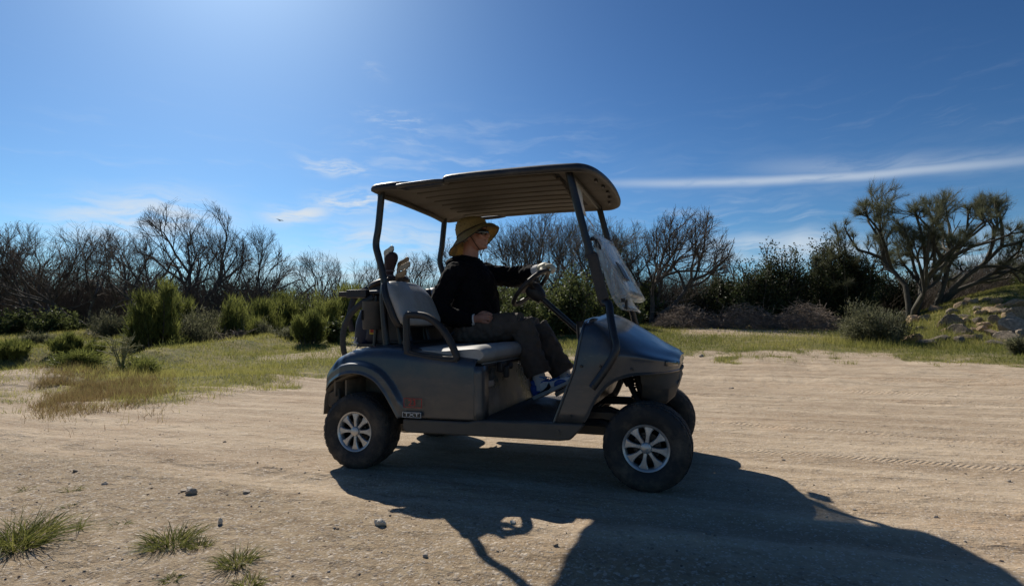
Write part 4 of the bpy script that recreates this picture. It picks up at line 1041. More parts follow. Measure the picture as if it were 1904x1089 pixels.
# --- socks and shoes
for s, an in ((-1, (.925, .16, .46)), (1, (1.045, .38, .47))):
    a_ = np.array(an)
    mb = MB().add(*limb([a_ + np.array([-.018, 0, .07]), a_, a_ + np.array([.006, 0, -.055])], [.046, .043, .045], 20)); pobj(mb, 'sock', SOCK)
WSHOE = mat('white_leather', (0.8, 0.8, 0.8), 0.45, dirt=(.3, .26, .2), dirt_amt=.3, dirt_scale=14)
BSHOE = mat('blue_leather', (0.022, 0.095, 0.38), 0.42, var=.2, vscale=30)
LACE = mat('blue_lace', (0.03, 0.22, 0.55), 0.7)
SOLE = mat('white_sole', (0.60, 0.60, 0.58), 0.6, dirt=(.28, .24, .18), dirt_amt=.5, dirt_scale=12)
BLK = mat('black_overlay', (0.010, 0.010, 0.012), 0.45)
def make_shoe(heel, pitch, yaw):
    """low sneaker; local x runs from heel to toe, z up from the ground line"""
    root = bpy.data.objects.new('shoe', None); COL.objects.link(root); root.parent = PERSON
    root.location = np.array(heel) - np.array([.36, .28, .715]); root.rotation_euler = (0, -pitch, yaw)
    def sec(x, w_, z0, z1, p=.6, n=22, yo=0): 
        return [(x, yo + w_ * math.copysign(abs(math.cos(t)) ** .8, math.cos(t)), (z0 + z1) / 2 + (z1 - z0) / 2 * math.copysign(abs(math.sin(t)) ** p, math.sin(t))) for t in np.linspace(0, 2 * math.pi, n, endpoint=False)]
    S = [(-.004, .022, .03, .075), (.012, .034, .022, .098), (.045, .038, .020, .100), (.085, .040, .020, .100), (.12, .043, .020, .092), (.155, .047, .020, .076), (.19, .049, .020, .066), (.225, .047, .021, .060), (.255, .040, .022, .052), (.275, .028, .024, .043), (.284, .012, .027, .036)]
    sp_ = cr(np.array(S), 40)
    o = mobj('upper', *loft_vf([sec(*r) for r in sp_]), WSHOE, root)
    Q = cr(np.array([(-.012, .020, 0, .028), (.0, .035, -.001, .031), (.05, .041, 0, .031), (.11, .044, 0, .030), (.19, .053, 0, .030), (.25, .045, .003, .031), (.282, .028, .008, .032), (.293, .010, .012, .030)]), 30)
    mobj('sole', *loft_vf([sec(r[0], r[1], r[2], r[3], .35) for r in Q]), SOLE, root)
    def patch(name, x0, x1, t0, t1, m, off=.0018, shape=None):
        """overlay following the upper between two stations and two angles round the section"""
        for sgn in (-1, 1):
            rr = []
            for x in np.linspace(x0, x1, 16):
                f = (x - x0) / (x1 - x0); lo, hi = (t0, t1) if shape is None else shape(f)
                S_ = [float(np.interp(x, sp_[:, 0], sp_[:, c])) for c in range(4)]
                row = []
                for t in np.linspace(lo, hi, 9):
                    zc = (S_[2] + S_[3]) / 2; h_ = (S_[3] - S_[2]) / 2 + off; w_ = S_[1] + off
                    a_ = t * math.pi / 2
                    row.append((x, sgn * w_ * max(0, math.cos(a_)) ** .8, zc + h_ * math.copysign(abs(math.sin(a_)) ** .6, math.sin(a_))))
                rr.append(row)
            mobj(name, *loft_vf(rr, closed=False), m, root, solid=.0012)
    patch('heel_overlay', -.002, .062, -.9, .8, BSHOE)
    patch('toe_overlay', .17, .262, -.9, 0, BSHOE, shape=lambda f: (-.95, -.35 + .75 * (1 - abs(2 * f - 1)) ** .5))
    patch('collar_overlay', .045, .105, .30, .98, BSHOE)
    patch('eyestay', .10, .185, .45, .80, BSHOE)
    patch('side_emblem', .035, .150, 0, 0, BLK, .004, shape=lambda f: (-.52 + .10 * f + .85 * max(0, f - .72) ** 1.0, -.30 + .15 * f + .55 * max(0, f - .45) ** 1.15 + (0 if f < .9 else 0) - .0 if f < .985 else .36))
    mb = MB()
    for k in range(6):
        x = .105 + .015 * k; z = float(np.interp(x, sp_[:, 0], sp_[:, 3])) + .003
        mb.tube(cr([(x, -.024, z - .008), (x + .004, 0, z + .004), (x, .024, z - .008)], 8), .0036, 6)
    zt = .104
    for s in (-1, 1):
        mb.tube(cr([(.10, 0, zt), (.085, s * .018, zt + .022), (.10, s * .036, zt + .022), (.122, s * .030, zt + .004), (.105, s * .004, zt + .002)], 24), .0036, 6)
        mb.tube(cr([(.10, 0, zt), (.125, s * .022, zt + .004), (.145, s * .034, zt - .012)], 12), .0032, 6)
    mb.obj('laces', LACE, root)
    mb = MB(); mb.add(*limb([(.03, 0, .095), (.06, 0, .108), (.09, 0, .112)], [.034, .034, .028], 18)); mb.obj('tongue', BSHOE, root)
    return root
make_shoe((.898, .160, .340), R(25), R(-4))
make_shoe((.995, .375, .345), R(30), R(2))

# --- straw hat
def edge(phi):
    A = np.radians([0, 45, 75, 95, 135, 180]); X_ = [.192, .138, .060, .012, -.108, -.178]; Y_ = [0, .130, .170, .178, .142, 0]; Z_ = [.045, .022, -.038, -.070, -.118, -.150]
    t = abs(phi); s = 1 if phi >= 0 else -1
    P = cr(np.array([(x, y, z) for x, y, z in zip([X_[1]] + X_ + [X_[-2]], [-Y_[1]] + Y_ + [-Y_[-2]], [Z_[1]] + Z_ + [Z_[-2]])]), 120)
    angs = np.arctan2(P[:, 1], P[:, 0]); 
    k = np.linspace(0, 1, 120); sel = slice(17, 103)
    tt = np.interp(t / math.pi, np.linspace(0, 1, 86), np.arange(17, 103))
    p = np.array([np.interp(tt, np.arange(120), P[:, c]) for c in range(3)]); p[1] *= s; return p
H0 = np.array([.393, .28, 1.502])
rings = []
phis = np.linspace(-math.pi, math.pi, 57)[:-1]
def crown(phi, t):
    rx, ry = .112, .089
    k = [1, 1.03, 1.04, .98, .82, .5, .06][t]; zc = [.012, .035, .062, .090, .113, .124, .127][t]; xo = [-.006, -.014, -.020, -.024, -.024, -.024, -.024][t]; tl = [.42, .36, .30, .2, .12, .05, 0][t]
    x = rx * k * math.cos(phi); return np.array([x + xo, ry * k * math.sin(phi), zc + tl * x])
for t in range(6, -1, -1): rings.append([H0 + crown(p, t) for p in phis])
for f in (.08, .25, .5, .75, .94, 1.0):
    rr = []
    for p in phis:
        a_ = crown(p, 0); e_ = edge(p); q = a_ + (e_ - a_) * f; q[2] += .022 * math.sin(math.pi * f) * (1 - .6 * abs(p) / math.pi) - .010 * math.sin(math.pi * f) * (abs(p) > 2); rr.append(H0 + q)
    rings.append(rr)
V_, F_ = loft_vf(rings, cap=False); F_ += [tuple(range(len(phis)))]
hat = pobj(MB().add(V_, F_), 'straw_hat', STRAW, solid=.0035, subsurf=1)
mb = MB().tube([rings[-1][i] for i in range(len(phis))], .0045, 6, closed=True); pobj(mb, 'hat_binding', mat('brown_binding', (.045, .03, .016), .8), hat)
mb = MB().tube([H0 + crown(p, 0) * np.array([1.02, 1.02, 1]) + np.array([0, 0, .006]) for p in phis], .006, 6, closed=True); pobj(mb, 'hat_band', mat('brown_binding', (.045, .03, .016), .8), hat)
mb = MB()
for p, t in ((2.3, 2), (2.6, 2), (2.9, 2), (-2.3, 2), (-2.6, 2), (-2.0, 3), (-2.3, 3), (-1.6, 2), (-1.9, 2), (-2.6, 3)):
    mb.add(*ell(H0 + crown(p, t) * np.array([1.01, 1.01, 1]), (.0028, .0028, .0028), 8, 6))
pobj(mb, 'hat_eyelet', CORD, hat)
# chin cord and toggle
tg = np.array([.455, .280, 1.348])
mb = MB()
for s in (-1, 1):
    mb.tube(cr([H0 + np.array([.010, s * .088, -.025]), hl(.030, s * .079, -.040), hl(.045, s * .060, -.085), hl(.052, s * .028, -.116), tg], 22), .0026, 6)
mb.tube(cr([tg, tg + np.array([.010, -.006, -.035]), tg + np.array([.022, -.010, -.09])], 10), .0024, 6)
pobj(mb, 'chin_cord', CORD)
pobj(MB().add(*ell(tg, (.008, .008, .011), 12, 8)), 'cord_toggle', CORD)
# sunglasses
mb = MB(); rr = []
for t in np.linspace(-1.25, 1.25, 25):
    hx = .004 + .106 * math.cos(t * .95) ** .75 if abs(t) < 1.3 else .02; hy = .076 * math.sin(t) / math.sin(1.25)
    hh = .0215 * (1 - .55 * max(0, abs(t) - .75) / .5) * (1 - .35 * math.exp(-(t / .12) ** 2))
    rr.append([hl(hx + .004, hy, .006 + hh), hl(hx + .007, hy * 1.01, .006), hl(hx + .002, hy, .006 - hh)])
V_, F_ = loft_vf(rr, closed=False); sg = pobj(MB().add(V_, F_), 'sunglasses', GLASS, solid=.003)
mb = MB()
for s in (-1, 1): mb.tube([hl(.040, s * .077, .012), hl(.0, s * .081, .010), hl(-.02, s * .080, -.004)], .003, 6)
pobj(mb, 'temple_arm', BLK, sg)

# ------------------------------------------------------------------ sheet of paper hanging at the front post
PAPER = mat('white_paper', (0.72, 0.71, 0.68), 0.8, translucent=0.25)
rr = [[(1.297 + dx, y, z) for y in np.linspace(-.34, -.20, 4)] for dx, z in ((0, 1.655), (.010, 1.55), (.030, 1.47))]
pp = mobj('paper_sheet', *loft_vf(rr, closed=False), PAPER, None, solid=.002); tag(pp, 'white paper sheet hanging from the cart roof behind the front post', 'paper')
rr = [[(1.326 + dx, y, z) for y in np.linspace(-.32, -.25, 3)] for dx, z in ((0, 1.475), (.03, 1.44), (.055, 1.395))]
mobj('torn_corner', *loft_vf(rr, closed=False), PAPER, pp, solid=.002)

# ------------------------------------------------------------------ golf bag and clubs on the rack
NAVY = mat('navy_nylon', (0.008, 0.011, 0.024), 0.6, bump=.2, bscale=200, bdist=.001, var=.3, vscale=14)
BLUE = mat('blue_nylon', (0.007, 0.016, 0.045), 0.6, bump=.2, bscale=200, bdist=.001)
BAG = empty('golf_bag', (-.11, -.12, .715), label='navy and blue golf bag strapped upright on the rack behind the seats', cat='golf bag')
def bobj(mb, name, m, parent=None, **kw):
    o = mb.obj(name, m, parent or BAG, **kw); o.data.transform(Matrix.Translation((.11, .12, -.715))); return o
B0, B1 = np.array([-.11, -.12, .72]), np.array([-.035, -.16, 1.13])
bx = lambda t: B0 + (B1 - B0) * t
mb = MB().add(*loft_vf([ring(bx(t), a, b_, 26, 0, .85) for t, a, b_ in ((0, .105, .12), (.03, .115, .13), (.3, .118, .13), (.7, .112, .125), (.95, .112, .122))]))
bobj(mb, 'bag_body', NAVY)
mb = MB()
P = [bx(.98) + np.array([.114 * math.cos(t), .124 * math.sin(t), .03 * math.cos(t)]) for t in np.linspace(0, 2 * math.pi, 28, endpoint=False)]
mb.tube(P, .020, 8, closed=True)
bobj(mb, 'bag_collar', mat('brown_black_collar', (.035, .022, .016), .55, var=.4, vscale=12))
mb = MB().add(*loft_vf([ring(bx(t) + np.array([-.075, -.06, 0]), a, b_, 20) for t, a, b_ in ((.0, .07, .075), (.05, .085, .09), (.35, .085, .09), (.55, .065, .07))])); bobj(mb, 'side_pocket', BLUE)
mb = MB().add(*loft_vf([ring(bx(t) + np.array([.03, -.115, 0]), a, b_, 20) for t, a, b_ in ((.03, .06, .05), (.07, .078, .06), (.28, .078, .06), (.36, .06, .05))])); bobj(mb, 'front_pocket', NAVY)
PR = mat('red_print', (.30, .014, .016), .6); PY_ = mat('yellow_print', (.52, .36, .03), .6)
mb = MB().box(bx(.22) + np.array([.055, -.176, .01]), (.10, .012, .075)); q = bobj(mb, 'patch_border', PY_, bevel=.01)
bobj(MB().box(bx(.22) + np.array([.055, -.181, .012]), (.084, .012, .058)), 'patch', PR, bevel=.008)
mb = MB().add(*limb([(.03, -.25, .86), (.05, -.27, .835), (.075, -.25, .83)], [.02, .026, .018], 12)); bobj(mb, 'white_pouch', CUFF)
mb = MB()
for k in range(26):
    a_ = rng.uniform(-1, 1, 3); p0 = np.array([-.215, -.245, .735]); p1 = p0 + np.array([a_[0] * .03, -.015 + a_[1] * .03, -.01 + a_[2] * .045]); mb.tube([p0, (p0 + p1) / 2 + rng.uniform(-.008, .008, 3), p1], .0028, 4)
bobj(mb, 'tassel', CUFF)
V_, F_ = tube_vf(cr([bx(.9) + np.array([-.10, -.09, 0]), bx(.75) + np.array([-.16, -.14, 0]), bx(.45) + np.array([-.18, -.15, 0]), bx(.2) + np.array([-.16, -.13, 0])], 24), .017, 8, flat=(.35, 1.2), up=(0, 1, 0)); bobj(MB().add(V_, F_), 'shoulder_strap', NAVY)

IRON = mat('chrome_iron', (0.36, 0.35, 0.33), 0.42, 0.9, var=.1, vscale=60)
SHAFT = mat('club_shaft', (0.12, 0.12, 0.13), 0.3, 0.8)
def club(top, base, face, label, kind='iron', tint=IRON):
    t_ = np.array(top); b_ = np.array(base)
    root = empty('golf_club', tuple(b_), label=label, cat='golf club', group='golf clubs in the bag')
    T_ = Matrix.Translation(tuple(-b_))
    sh = MB().tube([b_, t_], .0055, 8).obj('shaft', SHAFT, root); sh.data.transform(T_)
    f = np.array(face, float); f /= np.linalg.norm(f); up_ = (t_ - b_) / np.linalg.norm(t_ - b_); sd = np.cross(up_, f)
    if kind == 'iron':
        pr = [(-.012, -.012), (.012, -.020), (.060, -.018), (.080, .004), (.078, .030), (.060, .040), (.030, .026), (.006, .020), (-.010, .012)]
        V_ = [t_ + f * u * 1.0 + up_ * v + sd * d for d in (-.006, .008) for u, v in pr]; n = len(pr)
        F_ = [tuple(range(n)), tuple(range(2 * n - 1, n - 1, -1))] + [(i, i + n, (i + 1) % n + n, (i + 1) % n) for i in range(n)]
        h_ = MB().add(V_, F_).obj('club_head', tint, root, bevel=.004); h_.data.transform(T_)
        hz_ = MB().tube([t_ - up_ * .05, t_ + up_ * .002], .0075, 8).obj('hosel', tint, root); h_ and hz_.data.transform(T_)
    else:
        rot = np.stack([f, sd, up_], 1)
        mb = MB().add(*loft_vf([[t_ + up_ * z + rot @ np.array([a * math.cos(k) + xo, b2 * math.sin(k), 0]) for k in np.linspace(0, 2 * math.pi, 22, endpoint=False)] for z, a, b2, xo in ((-.165, .018, .018, 0), (-.14, .024, .024, 0), (-.10, .026, .026, .002), (-.06, .034, .032, .006), (-.03, .046, .042, .012), (0, .052, .046, .016), (.025, .044, .040, .014), (.042, .022, .02, .012))]))
        h_ = mb.obj('head_cover', mat('knit_head_cover', (.030, .018, .022), .9, var=.5, vscale=30, bump=.5, bscale=140, bdist=.004), root, subsurf=1); h_.data.transform(T_)
        mb = MB()
        for z, a in ((-.118, .0285), (-.085, .030)): mb.tube([t_ + up_ * z + rot @ np.array([a * math.cos(k) + .003, a * math.sin(k), 0]) for k in np.linspace(0, 2 * math.pi, 22, endpoint=False)], .004, 6, closed=True)
        o = mb.obj('cover_stripe', mat('grey_knit', (.16, .14, .15), .9), root); o.data.transform(T_)
club((-.030, -.22, 1.325), (-.065, -.17, 1.02), (1, -.3, .05), 'silver iron standing tallest in the golf bag, beside the rear roof post')
club((.010, -.22, 1.285), (-.03, -.18, 1.02), (.6, -.4, 0), 'club under a dark knitted head cover in the middle of the golf bag', 'wood')
club((.062, -.20, 1.245), (.00, -.17, 1.02), (1, -.15, .12), 'bronze toned iron head just right of the knitted head cover', tint=mat('bronze_iron', (.25, .19, .13), .45, .85))
club((.088, -.23, 1.216), (.01, -.20, 1.02), (1, -.2, .05), 'iron with the rightmost head in the golf bag, face towards the seats', tint=mat('satin_iron', (.30, .26, .21), .45, .85))
club((.078, -.25, 1.165), (.02, -.21, 1.02), (1, -.3, .0), 'iron with the lowest head, just above the seat backrest', tint=mat('bronze_iron', (.25, .19, .13), .45, .85))
# ------------------------------------------------------------------ vegetation
BARK = mat('dark_bark', (0.085, 0.068, 0.055), 0.9, var=0.35, vscale=6, bump=0.5, bscale=30, bdist=0.02)
TWIG = mat('twig_bark', (0.11, 0.088, 0.070), 0.9, var=0.3, vscale=3)
GREYT = mat('grey_dead_twig', (0.21, 0.165, 0.13), 0.9, var=0.4, vscale=5)
PVBARK = mat('olive_bark', (0.058, 0.052, 0.038), 0.85, var=0.3, vscale=6)
BROOM = attr_leaf('broom_leaf', (0.055, 0.070, 0.019), (0.235, 0.25, 0.065), 0.55)
GREYL = attr_leaf('grey_green_leaf', (0.06, 0.066, 0.036), (0.23, 0.225, 0.13), 0.45)
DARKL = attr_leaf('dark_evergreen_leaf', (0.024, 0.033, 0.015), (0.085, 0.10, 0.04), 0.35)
OLIVE = attr_leaf('olive_leaf', (0.045, 0.058, 0.02), (0.14, 0.16, 0.055), 0.5)
PVL = attr_leaf('wispy_leaf', (0.06, 0.068, 0.04), (0.19, 0.195, 0.11), 0.45)
GRASSM = attr_leaf('grass_blade', (0.10, 0.125, 0.026), (0.36, 0.33, 0.10), 0.55)
DRYM = attr_leaf('dry_weed', (0.15, 0.085, 0.04), (0.34, 0.28, 0.12), 0.45)
TUFTM = attr_leaf('tuft_blade', (0.055, 0.075, 0.018), (0.26, 0.25, 0.07), 0.45)

def tubes_np(P, Rr, sides=3):
    """P (B,k,3), Rr (B,k) -> vertices and quads of many thin tubes at once"""
    P = np.asarray(P); Rr = np.asarray(Rr); B, k = P.shape[:2]
    T = np.gradient(P, axis=1); T /= np.linalg.norm(T, axis=2, keepdims=True) + 1e-9
    A = np.where(np.abs(T[..., 2:3]) < .9, np.array([0, 0, 1.0]), np.array([1.0, 0, 0]))
    U = np.cross(T, A); U /= np.linalg.norm(U, axis=2, keepdims=True) + 1e-9; W = np.cross(T, U)
    an = 2 * math.pi * np.arange(sides) / sides
    V_ = P[:, :, None, :] + Rr[:, :, None, None] * (np.cos(an)[None, None, :, None] * U[:, :, None, :] + np.sin(an)[None, None, :, None] * W[:, :, None, :])
    idx = np.arange(B * k * sides).reshape(B, k, sides)
    a = idx[:, :-1, :]; b_ = np.roll(idx, -1, 2)[:, :-1, :]; c = np.roll(idx, -1, 2)[:, 1:, :]; d = idx[:, 1:, :]
    return V_.reshape(-1, 3), np.stack([a, b_, c, d], -1).reshape(-1, 4)
def rand_perp(r, d):
    v = r.normal(size=3); v -= d * (v @ d); return v / (np.linalg.norm(v) + 1e-9)
def skeleton(r, h, w, trunks, nkids=(4, 5, 6, 6), frac=(.40, .36, .27, .19, .12), ang=(20, 46), curv=.10, up=.03, r0=.10, shift=0.0, blobs=None):
    """branches as 5-point polylines inside a crown of height h and half width w; trunks = [(direction, share)]"""
    depth = len(nkids); B = [[] for _ in range(depth + 1)]
    blobs = blobs or [((shift, 0, .60 * h), (w, w, .40 * h))]
    def inside(p):
        return any(((p[0] - c[0]) / a[0]) ** 2 + ((p[1] - c[1]) / a[1]) ** 2 + ((p[2] - c[2]) / a[2]) ** 2 < 1 for c, a in blobs)
    rad_l = [r0, r0 * .55, r0 * .27, r0 * .12, r0 * .06]
    def grow(p, d, L, lev):
        if lev >= 2:
            for _ in range(3):
                if inside(p + d * L): break
                L *= .62
            else:
                if lev > 2 and r.random() < .6: return
        pts = [p]; q = p; rad = rad_l[lev]
        for i in range(4):
            d = d + r.normal(size=3) * curv * (1.5 if lev < 2 else 1.0) + np.array([0, 0, up if lev else 0]); d = d / np.linalg.norm(d)
            q = q + d * L / 4; pts.append(q)
        B[lev].append((pts, np.linspace(rad, rad * .5, 5)))
        if lev == depth: return
        n = nkids[lev]
        for j in range(n):
            t = 1.0 if j < 2 and lev < 2 else (r.uniform(.2, 1.0) if lev else r.uniform(.6, 1.0)); i = min(3, int(t * 4)); f = t * 4 - i; b0 = pts[i] * (1 - f) + pts[i + 1] * f
            a = R(r.uniform(*ang)); dd = pts[i + 1] - pts[i]; dd = dd / np.linalg.norm(dd)
            nd = dd * math.cos(a) + rand_perp(r, dd) * math.sin(a)
            if nd[2] < -.1: nd[2] *= .3
            nd /= np.linalg.norm(nd); grow(b0, nd, h * frac[lev + 1] * r.uniform(.7, 1.2), lev + 1)
    for d, s in trunks:
        d = np.array(d, float); d /= np.linalg.norm(d); grow(np.array([r.normal() * .06, r.normal() * .06, -.1]), d, h * s, 0)
    return B
def pack(levels):
    P = np.array([p for lv in levels for p, _ in lv]); Q = np.array([q for lv in levels for _, q in lv]); return P, Q
def blades(r, base, d, L, wd, bend=.3):
    """one narrow triangle for each row"""
    n = len(base); sd = np.cross(d, r.normal(size=(n, 3))); sd /= np.linalg.norm(sd, axis=1, keepdims=True) + 1e-9
    tip = base + d * L[:, None]
    V_ = np.stack([base - sd * wd[:, None], base + sd * wd[:, None], tip], 1).reshape(-1, 3)
    return V_, np.arange(3 * n).reshape(-1, 3)
def quads(r, c, size, stretch=1.6, upw=.0):
    n = len(c); a = r.normal(size=(n, 3)); a[:, 2] += upw; a /= np.linalg.norm(a, axis=1, keepdims=True)
    b_ = np.cross(a, r.normal(size=(n, 3))); b_ /= np.linalg.norm(b_, axis=1, keepdims=True) + 1e-9
    A = a * (size * stretch)[:, None]; Bq = b_ * size[:, None]
    V_ = np.stack([c - A * .5, c + Bq * .5, c + A * .5, c - Bq * .5], 1).reshape(-1, 3)
    return V_, np.arange(4 * n).reshape(-1, 4)
BARE = 'bare trees along the wash'
RZ0 = math.atan2(right0[1], right0[0])
def bare_tree(u, d, topv, wpx, label, seed, trunks, nk=(4, 5, 6, 6), r0=.09, curv=.10, buds=0, shift=0, **kw):
    r = np.random.default_rng(seed); x, y, z = at(u, d); k = d / FPX; h = (609 - topv) * k + CAM[2] - z
    B = skeleton(r, h, wpx * k, trunks, nk, curv=curv, r0=r0, shift=shift * k, **kw)
    root = empty('mesquite_tree', (x, y, z), RZ0, label, 'tree', BARE)
    V_, F_ = tubes_np(*pack(B[:2]), 7); link('trunk', np_mesh('trunk', V_, F_), BARK, root)
    P, Q = pack(B[2:]); V_, F_ = tubes_np(P, np.maximum(Q * .85, .0032 * d / 24), 3); link('crown', np_mesh('crown', V_, F_), TWIG, root)
    if buds:
        k = r.integers(0, len(P), buds); c = P[k, r.integers(1, 5, buds)] + r.normal(size=(buds, 3)) * .04
        V_, F_ = quads(r, c, r.uniform(.015, .035, buds)); link('sparse_leaves', np_mesh('sparse_leaves', V_, F_, r.random(buds)), OLIVE, root)
    return root
fan = lambda *a: [((math.sin(R(t)), s_, math.cos(R(t))), L) for t, s_, L in a]
bare_tree(-70, 23, 420, 95, 'bare tree cut off by the left edge of the picture', 101, fan((-20, .1, .34), (15, -.1, .36), (40, .1, .32)))
bare_tree(55, 23, 402, 95, 'broad bare tree leftmost of those wholly in view', 102, fan((-34, .1, .36), (0, 0, .36), (30, -.1, .36), (58, .1, .32)), buds=500)
bare_tree(165, 22, 404, 105, 'low spreading bare tree with many limbs arching to both sides, left of the leaning tree', 103, fan((-60, .1, .42), (-25, -.2, .36), (8, .1, .34), (42, 0, .40)), nk=(4, 5, 5, 5), curv=.13)
bare_tree(282, 21.5, 396, 75, 'leaning bare tree with a crooked dark trunk bent to the left', 104, fan((-44, 0, .55), (-15, .15, .40)), nk=(5, 5, 5, 4), curv=.17, shift=-55)
bare_tree(345, 25, 356, 92, 'tallest bare tree on the left, forking into a wide fan of twigs', 105, fan((-26, .05, .40), (0, -.1, .36), (24, .1, .40)), r0=.11)
bare_tree(440, 27, 394, 82, 'round crowned bare tree right of the tallest left one', 106, fan((-34, .1, .36), (-4, .1, .34), (22, -.1, .34), (50, .1, .34)))
bare_tree(508, 29, 436, 45, 'small bare tree at the right end of the left group', 107, fan((-20, .1, .34), (25, -.1, .34)))
bare_tree(588, 40, 446, 45, 'distant bare tree against pale sky left of the golf bag', 108, fan((-20, .1, .33), (5, 0, .36), (25, -.1, .33)), nk=(4, 5, 5, 5))
bare_tree(645, 42, 466, 42, 'far small bare tree between the distant one and the golf bag', 109, fan((-20, .1, .33), (20, -.1, .33)), nk=(4, 5, 5, 5), buds=400)
bare_tree(700, 40, 472, 42, 'far bare tree seen just behind the golf clubs', 110, fan((-25, .1, .33), (18, -.1, .33)), nk=(4, 5, 5, 5))
bare_tree(775, 37, 462, 45, 'bare tree seen between the rear roof posts', 111, fan((-20, .1, .34), (3, .1, .3), (24, -.1, .33)), nk=(4, 5, 5, 5), buds=500)
bare_tree(925, 27, 402, 75, 'bare tree right behind the hat brim of the driver', 112, fan((-28, .1, .35), (0, -.1, .36), (28, .1, .35)), buds=400)
bare_tree(1035, 25, 384, 90, 'many limbed bare tree above the gloved hand of the driver', 113, fan((-45, .1, .40), (-18, -.1, .38), (12, .1, .36), (36, 0, .36)), buds=500)
bare_tree(1120, 26, 392, 70, 'bare tree seen through the gap between the front roof posts', 114, fan((-25, .1, .36), (8, -.1, .36), (30, .1, .35)), buds=900)
bare_tree(1180, 25, 400, 50, 'slender bare tree just right of the windshield', 115, fan((-18, .1, .38), (14, -.1, .38)), buds=900)
bare_tree(1212, 22.5, 378, 82, 'bare tree with a thick trunk leaning right, standing alone right of the cart', 116, fan((26, .0, .52), (6, .1, .40), (-20, .1, .3)), nk=(5, 6, 6, 5), r0=.12, curv=.13, shift=70)
bare_tree(1350, 27, 452, 45, 'low bare tree between the leaning tree and the dark evergreens', 117, fan((-20, .1, .35), (12, -.1, .36)), nk=(4, 5, 5, 5))

bare_tree(112, 26, 412, 80, 'bare tree filling the gap between the two leftmost wholly visible ones', 118, fan((-25, .1, .36), (10, -.1, .36), (35, .1, .33)))
bare_tree(228, 28, 410, 75, 'pale thin bare tree behind the leaning one', 119, fan((-25, .1, .36), (10, -.1, .36), (30, .1, .34)))
bare_tree(392, 29, 404, 70, 'bare tree half hidden between the tallest left one and the round one', 120, fan((-22, .1, .36), (14, -.1, .36)))
bare_tree(860, 30, 432, 60, 'bare tree behind the neck of the driver', 121, fan((-22, .1, .36), (14, -.1, .36)), nk=(4, 5, 6, 6))
bare_tree(985, 29, 396, 80, 'bare tree above the sleeve of the reaching arm', 122, fan((-28, .1, .38), (0, -.1, .36), (26, .1, .36)), buds=400)
bare_tree(1082, 29, 392, 75, 'bare tree just left of the near front roof post', 123, fan((-28, .1, .38), (4, -.1, .36), (28, .1, .36)), buds=500)
bare_tree(1150, 28, 398, 70, 'bare tree directly behind the folded windshield pane', 124, fan((-25, .1, .36), (10, -.1, .36), (32, .1, .34)), buds=600)

def wispy_tree(u, d, topv, label, seed, trunks, blobs, nleaf=15000, nk=(5, 5, 5, 4), r0=.12):
    r = np.random.default_rng(seed); x, y, z = at(u, d); k = d / FPX; h = (609 - topv) * k + CAM[2] - z
    z0 = (z - CAM[2]) / k
    bl = [(((bu - u) * k, r.normal() * .3, (609 - bv) * k + CAM[2] - z), (bw * k, bw * k, bh * k)) for bu, bv, bw, bh in blobs]
    B = skeleton(r, h, 1, trunks, nk, frac=(.45, .34, .24, .16, .11), ang=(18, 48), curv=.15, up=.05, r0=r0, blobs=bl)
    root = empty('palo_verde_tree', (x, y, z), RZ0, label, 'tree', 'wispy trees behind the rock bank')
    V_, F_ = tubes_np(*pack(B[:2]), 7); link('trunk', np_mesh('trunk', V_, F_), PVBARK, root)
    P, Q = pack(B[2:]); V_, F_ = tubes_np(P, np.maximum(Q, .005), 3); link('branches', np_mesh('branches', V_, F_), PVBARK, root)
    T4 = np.array([p for lv in B[-2:] for p, _ in lv])
    clump = np.random.default_rng(seed + 5).random(len(T4)) ** .6 + .05
    k = r.choice(len(T4), nleaf, p=clump / clump.sum()); t = r.random(nleaf); i = np.minimum(3, (t * 4).astype(int))
    b0 = T4[k, i] + (T4[k, i + 1] - T4[k, i]) * ((t * 4 - i)[:, None]); dd = T4[k, 4] - T4[k, 0]; dd /= np.linalg.norm(dd, axis=1, keepdims=True) + 1e-9
    dd = dd + r.normal(size=(nleaf, 3)) * .50 + np.array([.10, 0, .25]); dd /= np.linalg.norm(dd, axis=1, keepdims=True)
    V_, F_ = blades(r, b0, dd, r.uniform(.16, .46, nleaf), r.uniform(.0022, .0048, nleaf)); link('foliage', np_mesh('foliage', V_, F_, r.random(nleaf)), PVL, root)
    return root
wispy_tree(1690, 20.5, 318, 'tall wispy green tree with an upright crooked trunk behind the rocks', 201, fan((-8, .1, .5), (12, -.05, .46), (-34, .1, .38), (30, .1, .4)), [(1692, 348, 44, 34), (1625, 405, 40, 30), (1745, 395, 40, 30), (1650, 455, 52, 38), (1725, 462, 46, 38), (1605, 485, 42, 34), (1690, 520, 52, 40)], 30000, nk=(5, 5, 6, 5))
wispy_tree(1738, 21.5, 345, 'wispy tree leaning far to the right over the rock bank', 202, fan((44, .05, .66), (24, -.1, .52), (60, .1, .52), (34, .2, .5)), [(1780, 385, 38, 30), (1838, 400, 44, 32), (1890, 372, 42, 32), (1935, 400, 52, 38), (1850, 455, 48, 34), (1792, 470, 44, 34), (1905, 450, 44, 30)], 27000, nk=(5, 5, 5, 4))
wispy_tree(1600, 23.5, 408, 'smaller wispy tree left of the tall one, above the evergreen shrubs', 203, fan((-10, .1, .38), (15, -.1, .36)), [(1590, 450, 50, 44), (1620, 490, 55, 55)], 24000)

